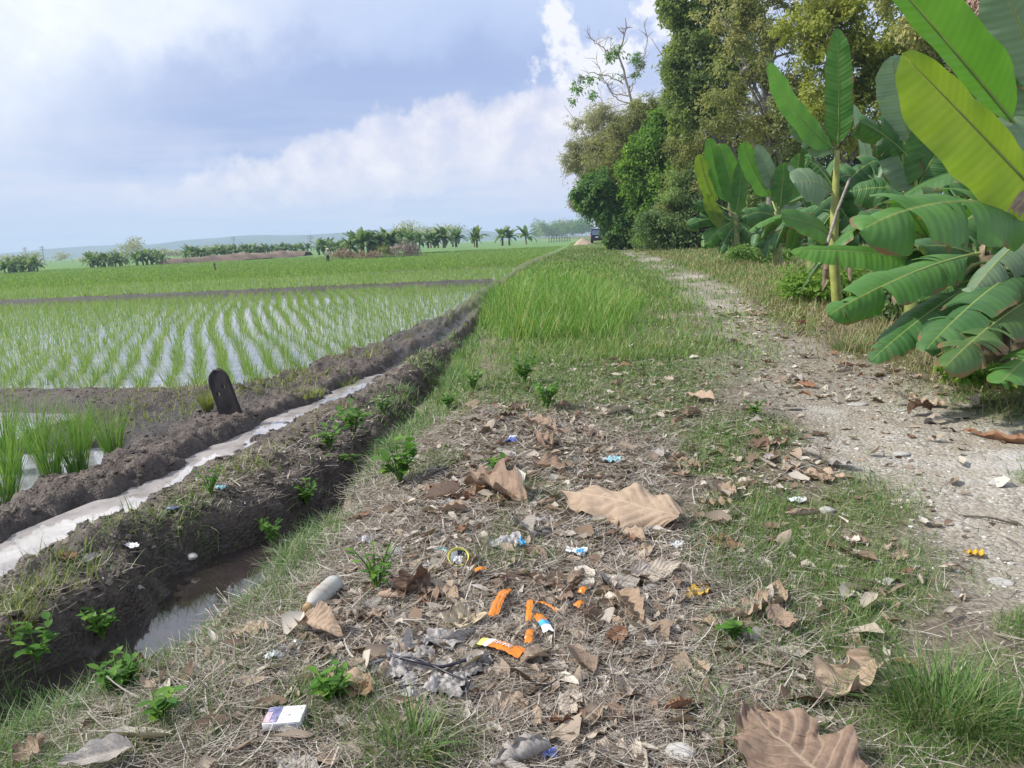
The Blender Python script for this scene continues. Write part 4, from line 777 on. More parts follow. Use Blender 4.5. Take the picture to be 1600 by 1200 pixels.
banana(1365, 14, 3.2, 22, 'shaded banana plant directly behind the slim upright one', 11, 2.0, .3, mats=[B_DARK, B_DARK, B_PALE])
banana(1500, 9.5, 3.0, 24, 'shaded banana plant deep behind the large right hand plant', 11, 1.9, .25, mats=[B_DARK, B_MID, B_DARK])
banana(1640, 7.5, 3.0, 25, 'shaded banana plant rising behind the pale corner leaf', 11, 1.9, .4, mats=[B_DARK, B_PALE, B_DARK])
# undergrowth below the bananas
for i, (px, py, Y, rx, ry, m, lab) in enumerate([(1170, 398, 25, 55, 16, T_VINE, 'leafy green weeds below the small banana plants'), (1290, 440, 11.5, 70, 34, T_GREEN, 'leafy weeds round the foot of the slim banana plant'), (1420, 450, 9, 80, 45, T_DARK, 'dark leafy weeds in the shade behind the flat banana leaf'), (1545, 580, 4.9, 70, 26, T_GREEN, 'bright low weeds at the lower right edge of the track')]):
    tree('weed_bush', lab, 'weeds', Y, px, [(px, py, rx, ry), (px + rx * .5, py + 4, rx * .6, ry * .8), (px - rx * .5, py + 6, rx * .6, ry * .7)], 5000 if i != 2 else 8000, .004 * Y + .035, m, M_BARKD, 360 + i, 'weeds under the banana plants', .5, .45, .5, .4, trunk=False, part='foliage', gf=6.0 / Y * 2)
# ------------------------------------------------------------------ far plain: hills, far trees, banana rows, poles, person, van
def far_at(px, py, Y, z=None):
    p = aty(px, py, Y); return np.array([p[0], Y, float(H(p[0], Y)) if z is None else z])
nx = 160; hx = np.linspace(-3000, 900, nx); hy = np.linspace(2300, 3200, 14)
HX, HY = np.meshgrid(hx, hy, indexing='ij'); az = np.degrees(np.arctan2(HX, HY))
ht = (74 * ss(-42, -20, az) * ss(6, -6, az) + 8) * (.75 + .5 * fbm(HX / 600, HY / 900, 4, 91)) * np.sin(np.clip((HY - 2300) / 900, 0, 1) * math.pi) ** .7 - 3
M_HILL = flat('hill_wood', (.06, .085, .05), .95, 0, .4, .004)
tag(obj('hills', mesh('hills', np.stack([HX, HY, ht], -1).reshape(-1, 3), grid(nx, 14)[:, ::-1], [M_HILL])), kind='structure')
def simple_tree(name, px, Y, w, h, seed, mat, label, cat, group, n=900, size=None, tr=True, z=None, base=.25, palm=False):
    O = far_at(px, 380, Y, z); root = empty(name, O, label, cat, group); g = np.random.default_rng(seed)
    ells = [(np.array([g.normal(0, .22) * w, g.normal(0, .22) * w, h * (base + (1 - base) * g.uniform(.3, .85))]), (w * .32, w * .32, h * (1 - base) * .28)) for _ in range(6)]
    P, dr, k, g = crown_pts(ells, n, seed, .35); V, F = leaves(P, dr, g, size or max(.5, Y * .0016))
    obj('crown', mesh('crown', V, F, [mat], attrs=dict(tint=np.repeat(tint_of(P, k, g, seed), 4)), smooth=False), root)
    if tr:
        mb = MB(); limb(mb, (0, 0, -.3), (0, 0, h * .7), w * .035, w * .015, seed); obj('trunk', mb.me('trunk', [M_BARKD]), root)
    return root
gf = np.random.default_rng(55)
for i in range(22):
    px = 838 + i * 3.9 + gf.normal(0, 1.5)
    simple_tree('tree', px, 640 + gf.uniform(-60, 90), gf.uniform(10, 15), gf.uniform(10, 18), 400 + i, [T_DARK, T_VINE, T_GREY][i % 3], 'hazy blue green tree in the far wood left of the parked van', 'tree', 'trees of the far wood beyond the track end', 500, 1.5, False, 0.0, .05)
for i in range(16):
    simple_tree('tree', 20 + i * 26 + gf.normal(0, 8), 420 + gf.uniform(-60, 80), gf.uniform(7, 14), gf.uniform(3, 7), 450 + i, T_GREY, 'faint hazy tree low on the plain behind the far banana rows', 'tree', 'hazy trees far out on the plain', 300, 1.2, False, -1.2, .0)
simple_tree('tree', 204, 380, 12, 11, 480, T_GREY, 'square topped hazy tree block behind the gap in the far banana rows', 'tree', None, 700, 1.2, False, -1.2, .0)
simple_tree('tree', 645, 172, 10, 5.8, 481, T_OLIVE, 'round brown green bush tree standing above the middle banana grove', 'tree', None, 1800, .4, True, .2, .1)
simple_tree('tree', 690, 230, 14, 6.0, 482, T_GREY, 'hazy tree behind the right end of the middle banana grove', 'tree', None, 900, .6, False, .2, .0)
# far banana plants: four shapes, copied
def far_banana(seed, h=1.9, n=14, L_=2.0):
    g = np.random.default_rng(seed); st = MB(); st.tube([(0, 0, -.2), (0.05, 0, h * .4), (0, .05, h * .55)], [.16, .13, .08], 6); cr_ = MB()
    V = []; F = []
    for i in range(n):
        up = i % 2 == 0; e = g.uniform(.95, 1.5) if up else g.uniform(.0, .8); a = i * 2.4 + g.normal(0, .3); l = L_ * g.uniform(.8, 1.1); w = .32; t = np.linspace(0, 1, 7)
        el = e - (1.0 if up else 1.9) * t ** 1.5; ds = np.stack([np.cos(el) * math.cos(a), np.cos(el) * math.sin(a), np.sin(el)], 1) * l / 6
        P = np.array([0, 0, h * .52]) + np.concatenate([[[0, 0, 0]], np.cumsum(ds, 0)[:-1]]); S = np.array([-math.sin(a), math.cos(a), 0]); pw = w * np.sin(np.clip(t * .93 + .07, 0, 1) * math.pi) ** .6
        A = P - S * pw[:, None] + [0, 0, -.10]; B = P + S * pw[:, None] + [0, 0, -.10]
        V = np.stack([A, P, B], 1).reshape(-1, 3); cr_.add(V, grid(7, 3))
    return cr_, st
B_FAR = [leafmat('far_banana_leaf', [(0, (.06, .13, .045)), (.5, (.13, .22, .075)), (1, (.26, .33, .15))], .35), flat('far_banana_stem', (.20, .16, .10), .8)]
fb = []
for i in range(5):
    c, s = far_banana(700 + i); fb.append((c.me('crown', [B_FAR[0]]), s.me('stem', [B_FAR[1]])))
def place_fb(px, Y, s, i, label, group, z=None):
    O = far_at(px, 380, Y, z); r_ = empty('banana_plant', O, label, 'banana plant', group, i * 1.7); r_.scale = (s, s, s)
    for nm, me in zip(('crown', 'stem'), fb[i % 5]): obj(nm, me, r_)
n_ = 0
def row(p0, p1, Y0, Y1, n, s0, s1, label, group, z=None, jit=2):
    global n_
    for i in range(n):
        t = (i + .5) / n; n_ += 1; place_fb(p0 + (p1 - p0) * t + gf.normal(0, jit), Y0 + (Y1 - Y0) * t + gf.uniform(-5, 5), gf.uniform(s0, s1), n_, label, group, z)
row(0, 52, 125, 135, 12, .9, 1.25, 'small banana plant in the dense grove at the far left edge of the plain', 'banana grove at the far left', -1.0)
row(132, 190, 150, 155, 13, .9, 1.25, 'small banana plant in the dark based grove left of the hazy tree block', 'banana grove second from the left', -1.0)
row(208, 248, 158, 160, 9, .95, 1.35, 'small banana plant in the grove right of the hazy tree block', 'banana grove third from the left', -1.0)
row(285, 482, 180, 225, 40, .9, 1.35, 'small banana plant in the long row above the brown bank', 'long far banana row', -.4)
row(495, 545, 170, 165, 10, 1.0, 1.35, 'banana plant at the left end of the middle grove behind the standing person', 'left end of the middle banana grove', -.3)
row(548, 620, 125, 130, 13, 1.15, 1.6, 'tall banana plant in the middle grove behind the dry brown mounds', 'middle banana grove', -.2, 4)
row(625, 718, 150, 160, 16, 1.1, 1.6, 'pale banana plant at the right end of the middle grove', 'right end of the middle banana grove', .2, 3)
for px, Y, s, l in [(745, 135, 1.3, 'lone banana plant standing clear on the field, left of the two others'), (785, 145, 1.35, 'first banana plant of the pair left of the hazy wood'), (796, 146, 1.2, 'slightly smaller banana plant close against its taller neighbour'), (822, 150, 1.35, 'banana plant nearest the far wood at the end of the field'), (741, 134, .95, 'short banana sucker at the foot of the lone banana plant')]:
    n_ += 1; place_fb(px, Y, s, n_, l, None, .15)
# dry mounds and bushes in front of the grove
def mound(name, px, py, Y, rx, ry, mat, label, cat, n, size, seed):
    S = Y / FPX; c = aty(px, py, Y); O = np.array([c[0], Y, c[2] - ry * S]); root = tag(obj(name, None), label, cat) if 0 else empty(name, O, label, cat)
    P, dr, k, g = crown_pts([((0, 0, 0), (rx * S, rx * S * .7, 1.9 * ry * S)), ((rx * S * .5, 0, 0), (rx * S * .5, rx * S * .5, 1.5 * ry * S))], n, seed, .2); V, F = leaves(P, dr, g, size, .25, -.6, .2)
    obj('foliage', mesh('foliage', V, F, [mat], attrs=dict(tint=np.repeat(tint_of(P, k, g, seed), 4)), smooth=False), root)
T_DRYB = TM('dry_brush', [(0, (.20, .14, .09)), (.5, (.33, .24, .17)), (1, (.45, .35, .26))], .15); T_DRYP = TM('dry_pinkish_brush', [(0, (.22, .17, .15)), (.5, (.34, .28, .25)), (1, (.44, .37, .33))], .15)
mound('dry_bush', 535, 396, 118, 20, 7, T_DRYB, 'brown dry grass mound just right of the standing person', 'bush', 1800, .45, 501)
mound('dry_bush', 575, 398, 115, 20, 5, T_DRYB, 'low brown dry grass mound in the middle of the grove front', 'bush', 1500, .45, 502)
mound('dry_bush', 631, 388, 118, 25, 11, T_DRYP, 'large greyish pink dry bush at the right of the grove front', 'bush', 2600, .5, 503)
mound('dry_bush', 598, 390, 117, 9, 8, T_OLIVE, 'small olive bush between the brown mound and the pinkish bush', 'bush', 800, .4, 504)
# brown bank under the long row
p0 = far_at(255, 380, 160, -.9); p1 = far_at(480, 380, 190, -.6); t = np.linspace(0, 1, 40); c = p0[None] + (p1 - p0)[None] * t[:, None]; pr = np.array([[-4, -.3], [-2, .9], [0, 1.3], [2, 1.1], [5, -.3]])
V = np.stack([np.stack([c[:, 0], c[:, 1] + a, c[:, 2] + b * (.8 + .4 * vn(t * 14, t * 0 + a, 9)) * (.25 if b > 0 and False else 1)], 1) for a, b in pr], 1).reshape(-1, 3)
tag(obj('earth_bank', mesh('earth_bank', V, grid(40, 5)[:, ::-1], [flat('brown_earth', (.22, .16, .12), .95, 0, .5, .3)])), kind='structure')
# utility poles
def pole(px, ytop, Y, label):
    tp = aty(px, ytop, Y); O = np.array([tp[0], Y, -1.2]); h = tp[2] + 1.2; root = empty('utility_pole', O, label, 'utility pole', 'utility poles across the plain')
    obj('pole', MB().tube([(0, 0, 0), (0, 0, h)], [.22, .14], 8).me('pole', [M_POLE]), root)
    for k in (.82, .92): obj('crossarm', MB().box((0, 0, h * k), (1.8, .14, .14)).box((-.7, 0, h * k + .18), (.1, .1, .25)).box((.7, 0, h * k + .18), (.1, .1, .25)).me('crossarm', [M_POLE], False), root)
M_POLE = flat('pole_concrete', (.30, .29, .28), .9)
pole(38, 386, 300, 'utility pole at the far left above the first banana grove'); pole(65, 384, 290, 'slightly leaning utility pole right of the first banana grove'); pole(364, 369, 300, 'utility pole rising behind the long banana row'); pole(484, 367, 260, 'utility pole at the right end of the long banana row')
# short field post
O = far_at(336, 423, 80); mb = MB(); mb.tube([(0, 0, -.2), (0.02, 0, .5), (-.02, 0, .95)], [.09, .08, .07], 8); mb.tube([(-.14, 0, .7), (.16, 0, .72)], [.04, .03], 6)
tag(obj('field_post', mb.me('field_post', [M_BARKD]), None, O), 'short dark post standing alone in the far green paddy', 'post')
# person in the field
def skin(name, nodes, edges, mats, parent, root=0, sub=2):
    me = bpy.data.meshes.new(name); me.from_pydata([n[:3] for n in nodes], edges, []); o = obj(name, me, parent)
    md = o.modifiers.new('skin', 'SKIN'); md.use_smooth_shade = True
    for i, n in enumerate(nodes):
        r_ = n[3]; me.skin_vertices[0].data[i].radius = (r_, n[4] if len(n) > 4 else r_)
    me.skin_vertices[0].data[root].use_root = True
    s = o.modifiers.new('sub', 'SUBSURF'); s.levels = sub; s.render_levels = sub; me.materials.append(mats); return o
O = far_at(513, 411, 96); pr_ = empty('person', O, 'person in pale shirt, dark trousers and conical hat standing in the far paddy', 'person', None, R(25))
SK = flat('skin', (.28, .16, .10), .6, 0, .1); SH = flat('pale_shirt', (.62, .60, .50), .85, 0, .15, 8); TRS = flat('dark_trousers', (.022, .024, .024), .9); HAT = flat('straw_hat', (.55, .48, .33), .9)
skin('body', [(0, 0, .88, .11, .09), (0, 0, 1.08, .11, .085), (0, 0, 1.28, .14, .09), (0, 0, 1.38, .07, .06), (0, .005, 1.45, .045), (0, .01, 1.52, .07, .08), (0, .015, 1.60, .085, .095), (0, .01, 1.66, .05), (.09, 0, .82, .085), (.10, .02, .46, .058), (.10, -.02, .10, .042), (.10, .09, .03, .035), (-.09, 0, .82, .085), (-.11, .04, .46, .058), (-.12, .0, .10, .042), (-.12, .10, .03, .035), (.19, 0, 1.33, .055), (.30, .02, 1.08, .042), (.36, .12, .88, .034), (.37, .17, .80, .026), (-.19, 0, 1.33, .055), (-.29, .02, 1.08, .042), (-.30, .14, .88, .034), (-.30, .19, .80, .026)],
     [(0, 1), (1, 2), (2, 3), (3, 4), (4, 5), (5, 6), (6, 7), (0, 8), (8, 9), (9, 10), (10, 11), (0, 12), (12, 13), (13, 14), (14, 15), (2, 16), (16, 17), (17, 18), (18, 19), (2, 20), (20, 21), (21, 22), (22, 23)], SK, pr_)
skin('shirt', [(0, 0, .86, .15, .12), (0, 0, 1.08, .14, .11), (0, 0, 1.28, .165, .115), (0, 0, 1.39, .08, .07), (.19, 0, 1.33, .072), (.30, .02, 1.08, .058), (.345, .09, .95, .05), (-.19, 0, 1.33, .072), (-.29, .02, 1.08, .058), (-.30, .10, .95, .05)], [(0, 1), (1, 2), (2, 3), (2, 4), (4, 5), (5, 6), (2, 7), (7, 8), (8, 9)], SH, pr_)
skin('trousers', [(0, 0, .90, .13, .11), (.09, 0, .80, .105), (.10, .02, .46, .08), (.10, -.02, .12, .065), (-.09, 0, .80, .105), (-.11, .04, .46, .08), (-.12, 0, .12, .065)], [(0, 1), (1, 2), (2, 3), (0, 4), (4, 5), (5, 6)], TRS, pr_)
obj('hat', MB().lathe([(.24, 1.60), (.245, 1.595), (.12, 1.70), (.02, 1.77), (0.001, 1.775)], 20).me('hat', [HAT]), pr_)
# parked van, rear towards us, partly behind the creeper bush
O = far_at(934, 378, 104); O[2] = .08; van = empty('van', O, 'dark blue van parked beside the creeper bush where the track ends', 'van', None, R(-9))
VB = flat('van_paint', (.012, .018, .045), .25, .2, .1, 2, 0, .6); VG = flat('van_glass', (.10, .14, .24), .08, 0, .1, 2, 0, .8); VR = flat('tyre_rubber', (.015, .015, .015), .9); VC = flat('van_silver', (.55, .56, .58), .35, .5); VL = flat('tail_lamp', (.45, .03, .02), .3); VW = flat('van_white_trim', (.75, .77, .80), .4)
def bev(name, mb, mats, parent, w=.05, seg=3):
    o = obj(name, mb.me(name, mats, True), parent); m = o.modifiers.new('bevel', 'BEVEL'); m.width = w; m.segments = seg; m.limit_method = 'ANGLE'; return o
prof = [(-2.1, .32), (-2.1, 1.0), (-1.95, 1.75), (-1.7, 1.86), (.9, 1.86), (1.55, 1.15), (2.15, 1.0), (2.2, .35)]; hw = .84
V = []; 
for s_ in (-1, 1): V += [(s_ * (hw - (.12 if z > 1.2 else 0)), y, z) for y, z in prof]
n8 = len(prof); bm = bmesh.new(); vs = [bm.verts.new(v) for v in V]
bm.faces.new(vs[:n8][::-1]) if False else bm.faces.new(vs[:n8]); bm.faces.new(vs[n8:][::-1])
for i in range(n8): j = (i + 1) % n8; bm.faces.new((vs[i], vs[n8 + i], vs[n8 + j], vs[j]))
bmesh.ops.recalc_face_normals(bm, faces=bm.faces); me = bpy.data.meshes.new('body'); bm.to_mesh(me); bm.free(); me.materials.append(VB); o = obj('body', me, van); m = o.modifiers.new('bevel', 'BEVEL'); m.width = .08; m.segments = 3
V = [(-.66, -2.105, 1.06), (.66, -2.105, 1.06), (.60, -1.985, 1.66), (-.60, -1.985, 1.66)]; bev('rear_window', MB().add(np.array(V) + [0, -.02, 0], [[0, 1, 2, 3]]), [VG], van)
for s_ in (-1, 1):
    bev('side_window', MB().box((s_ * .775, -.4, 1.45), (.03, 2.3, .42)), [VG], van, .01)
    bev('tail_lamp', MB().box((s_ * .76, -2.10, .95), (.10, .06, .38)), [VL], van, .015)
    bev('side_trim', MB().box((s_ * .86, -.1, 1.12), (.02, 4.0, .06)), [VW], van, .005)
    bev('mirror', MB().box((s_ * .95, 1.15, 1.22), (.2, .1, .18)), [VB], van, .03)
    for y in (-1.35, 1.4):
        w_ = obj('wheel', MB().lathe([(.17, -.09), (.29, -.10), (.32, -.06), (.32, .06), (.29, .10), (.17, .09)], 24).me('wheel', [VR]), van, (s_ * .76, y, .30)); w_.rotation_euler = (0, R(90), 0)
        obj('rim', MB().lathe([(.001, .05 * s_), (.10, .075 * s_), (.18, .08 * s_), (.185, -.02 * s_)], 20).me('rim', [VC]), w_)
bev('bumper', MB().box((0, -2.16, .48), (1.66, .14, .22)), [VR], van, .04); bev('number_plate', MB().box((0, -2.13, .78), (.42, .03, .13)), [flat('blank_plate', (.7, .7, .7))], van, .008); bev('roof_trim', MB().box((0, -1.72, 1.875), (1.3, .25, .03)), [VW], van, .01)
# sand pile and picket fence near the van
S_ = 100 / FPX; nxx = 40; u = np.linspace(-1.6, 1.6, nxx); UX, UY = np.meshgrid(u, u, indexing='ij'); rr_ = np.hypot(UX, UY / .8)
zz = np.clip(.95 - rr_ * .75 + .12 * fbm(UX * 2, UY * 2, 3, 95), -.1, 2); O = far_at(910, 380, 98); O[2] = 0
tag(obj('sand_pile', mesh('sand_pile', np.stack([UX, UY, zz], -1).reshape(-1, 3), grid(nxx, nxx)[:, ::-1], [flat('sand', (.42, .33, .25), .95, 0, .25, 6, .3)]), None, O), 'low pale brown sand pile beside the parked van', 'sand pile')
O = far_at(874, 372, 165); O[2] = -.1; fr = empty('picket_fence', O, 'weathered grey picket fence in front of the far wood', 'fence', None)
for k in (.35, .95): obj('rail', MB().box((0, .05, k), (4.6, .05, .08)).me('rail', [M_POLE], False), fr)
for i in range(9): obj('picket', MB().box((-2.2 + i * .55, 0, .65), (.16, .05, 1.3)).me('picket', [M_POLE], False), fr)
# crossed bamboo sticks by the slim banana
for i, (a, b, l) in enumerate([((1228, 474), (1268, 428), 'bamboo stick leaning right'), ((1246, 478), (1272, 420), 'thicker bamboo stick standing steeply'), ((1265, 472), (1262, 425), 'short upright bamboo stick'), ((1238, 470), (1266, 440), 'thin low bamboo stick')]):
    z0 = on_ground(*a); b_ = aty(b[0], b[1], z0[1] + .3); tag(obj('bamboo_stick', MB().tube([z0 - [0, 0, .05], (z0 + b_) / 2 + [.01, 0, .01], b_], [.022 - .004 * i, .02 - .003 * i, .014], 7).me('bamboo_stick', [M_BARKP])), l + ' in the broken fence by the slim banana', 'stick', 'broken bamboo sticks by the track')

# ------------------------------------------------------------------ fallen leaves
def dleaf_mat(name, a, b, vein):
    m, nt, bs, out = newmat(name); v = tc(nt); uv = nd(nt, 'ShaderNodeUVMap').outputs[0]; s = nd(nt, 'ShaderNodeSeparateXYZ', {0: uv}).outputs
    n = noise(nt, v, 14, 5, .65); va = mth(nt, 'ABSOLUTE', s[1]); ri = nd(nt, 'ShaderNodeObjectInfo').outputs['Random']
    ph = mth(nt, 'ADD', mth(nt, 'MULTIPLY', s[0], 60), mth(nt, 'MULTIPLY', va, -16)); w = mth(nt, 'SINE', ph)
    c = mixc(nt, ramp(nt, mth(nt, 'ADD', n, mth(nt, 'MULTIPLY', mth(nt, 'SUBTRACT', ri, .5), .3)), [(.3, (0, 0, 0)), (.7, (1, 1, 1))]), a, b)
    c = mixc(nt, ramp(nt, w, [(.7, (0, 0, 0)), (1, (.45, .45, .45))]), c, vein); c = mixc(nt, ramp(nt, va, [(.02, (.8, .8, .8)), (.05, (0, 0, 0))]), c, vein)
    c = mixc(nt, ramp(nt, noise(nt, v, 45, 3), [(.62, (0, 0, 0)), (.72, (.6, .6, .6))]), c, tuple(x * .4 for x in a))
    nt.links.new(c, bs.inputs['Base Color']); bs.inputs['Roughness'].default_value = .75; bs.inputs['Specular IOR Level'].default_value = .25
    bump(nt, bs, mth(nt, 'ADD', mth(nt, 'MULTIPLY', w, .4), n), .5, .003); translucent(nt, bs, out, c, .12); return m
DM = {'tan': dleaf_mat('leaf_tan', (.28, .20, .14), (.43, .33, .245), (.46, .36, .26)), 'rust brown': dleaf_mat('leaf_rust', (.17, .085, .05), (.30, .165, .10), (.36, .23, .15)), 'grey': dleaf_mat('leaf_grey', (.25, .225, .20), (.42, .39, .36), (.48, .45, .42)),
      'dark brown': dleaf_mat('leaf_dark', (.085, .05, .035), (.17, .105, .072), (.24, .16, .11)), 'pale': dleaf_mat('leaf_pale', (.36, .30, .235), (.52, .455, .375), (.56, .49, .40)), 'yellow': dleaf_mat('leaf_yellow', (.62, .36, .02), (.75, .50, .06), (.80, .60, .2)), 'mid brown': dleaf_mat('leaf_brown', (.20, .138, .10), (.33, .24, .18), (.42, .32, .24))}
def dry_leaf(W_, fold, curl, ripple, seed, nu=22, nv=8, twist=0, lobes=0, roll=0):
    """unit length along x, resting about z=0"""
    g = np.random.default_rng(seed); u = np.linspace(0, 1, nu); v = np.linspace(-1, 1, 2 * nv - 1); UU, VV = np.meshgrid(u, v, indexing='ij')
    prof = np.sin(np.clip(u * .96 + .03, 0, 1) * math.pi) ** .75 * (1 + .25 * np.cos(u * 3)); prof = prof / prof.max()
    edge = 1 + .12 * vn(u * 9, u * 0 + seed, seed)[:, None] * np.sign(VV) + .10 * vn(u * 17 + 5, u * 0 + seed, seed)[:, None] * (VV > 0) - (lobes * np.clip(vn(u * 7 + 3, u * 0 + 2, seed), 0, 1))[:, None] * np.abs(VV)
    w = W_ / 2 * prof[:, None] * edge; a = fold + roll * np.abs(VV)
    s = np.abs(VV) * w; y = np.sign(VV) * s * np.cos(a); z = s * np.sin(a)
    z = z + .022 * W_ * np.sin(UU * 58 - np.abs(VV) * 15 + seed) * np.abs(VV) ** .6 * np.clip(1.1 - np.abs(VV) * .4, 0, 1) + ripple * W_ * np.sin(UU * (17 + g.uniform(0, 9)) + g.uniform(0, 6) + VV * 1.3) * np.abs(VV) ** 1.3 + .05 * W_ * fbm(UU * 4 + seed, VV * 2, 3, seed)
    th = curl * (UU - .5); x = UU.copy()
    if abs(curl) > 1e-3: Rr = 1 / curl; x = Rr * np.sin(th) + .5; z = z + Rr * (1 - np.cos(th)) * 1.0
    tw = twist * (UU - .5); y, z = y * np.cos(tw) - z * np.sin(tw), y * np.sin(tw) + z * np.cos(tw)
    z = z - np.percentile(z, 6)
    return np.stack([x, y, z], -1).reshape(-1, 3), grid(nu, 2 * nv - 1), np.stack([UU, VV], -1).reshape(-1, 2)
forms = [('flat', .55, .15, .8, .09, .2, 0, .2), ('folded', .60, .75, .3, .06, .2, 0, 0), ('curled', .55, .3, 2.5, .06, .5, .3, 0), ('rolled', .60, .2, .6, .05, .3, 0, 1.5), ('ragged', .62, .25, .9, .10, .6, .7, 0), ('cupped', .70, .35, -1.2, .06, .3, 0, .4), ('narrow', .30, .3, .9, .05, .6, 0, .5), ('wrinkled', .62, .1, .8, .14, .4, .3, .3)]
fmesh = []
for i, (nm, W_, fo, cu2, ri2, tw2, lo, ro) in enumerate(forms):
    for j in range(2):
        V, F, uv = dry_leaf(W_ * (.9 + .2 * j), fo * (.8 + .4 * j), cu2 * (1.1 - .3 * j), ri2, 600 + i * 5 + j, 18, 6, tw2, lo, ro)
        V += np.random.default_rng(i * 2 + j).normal(0, .003, V.shape); fmesh.append((nm, mesh('dry_leaf', V, F, [DM['tan']], uv=uv)))
def put_leaf(me, mat, base, tip, roll, zl, label, name='dry_leaf', group=None, sc_=None):
    o = obj(name, me); d = Vector(tip - base); Ln = d.length; o.location = base + np.array([0, 0, zl]); q = d.to_track_quat('X', 'Z'); o.rotation_mode = 'QUATERNION'; o.rotation_quaternion = q @ Matrix.Rotation(roll, 3, 'X').to_quaternion(); s = sc_ or Ln; o.scale = (s, s, s)
    o.material_slots[0].link = 'OBJECT'; o.material_slots[0].material = DM[mat]; tag(o, label, 'leaf', group); return o
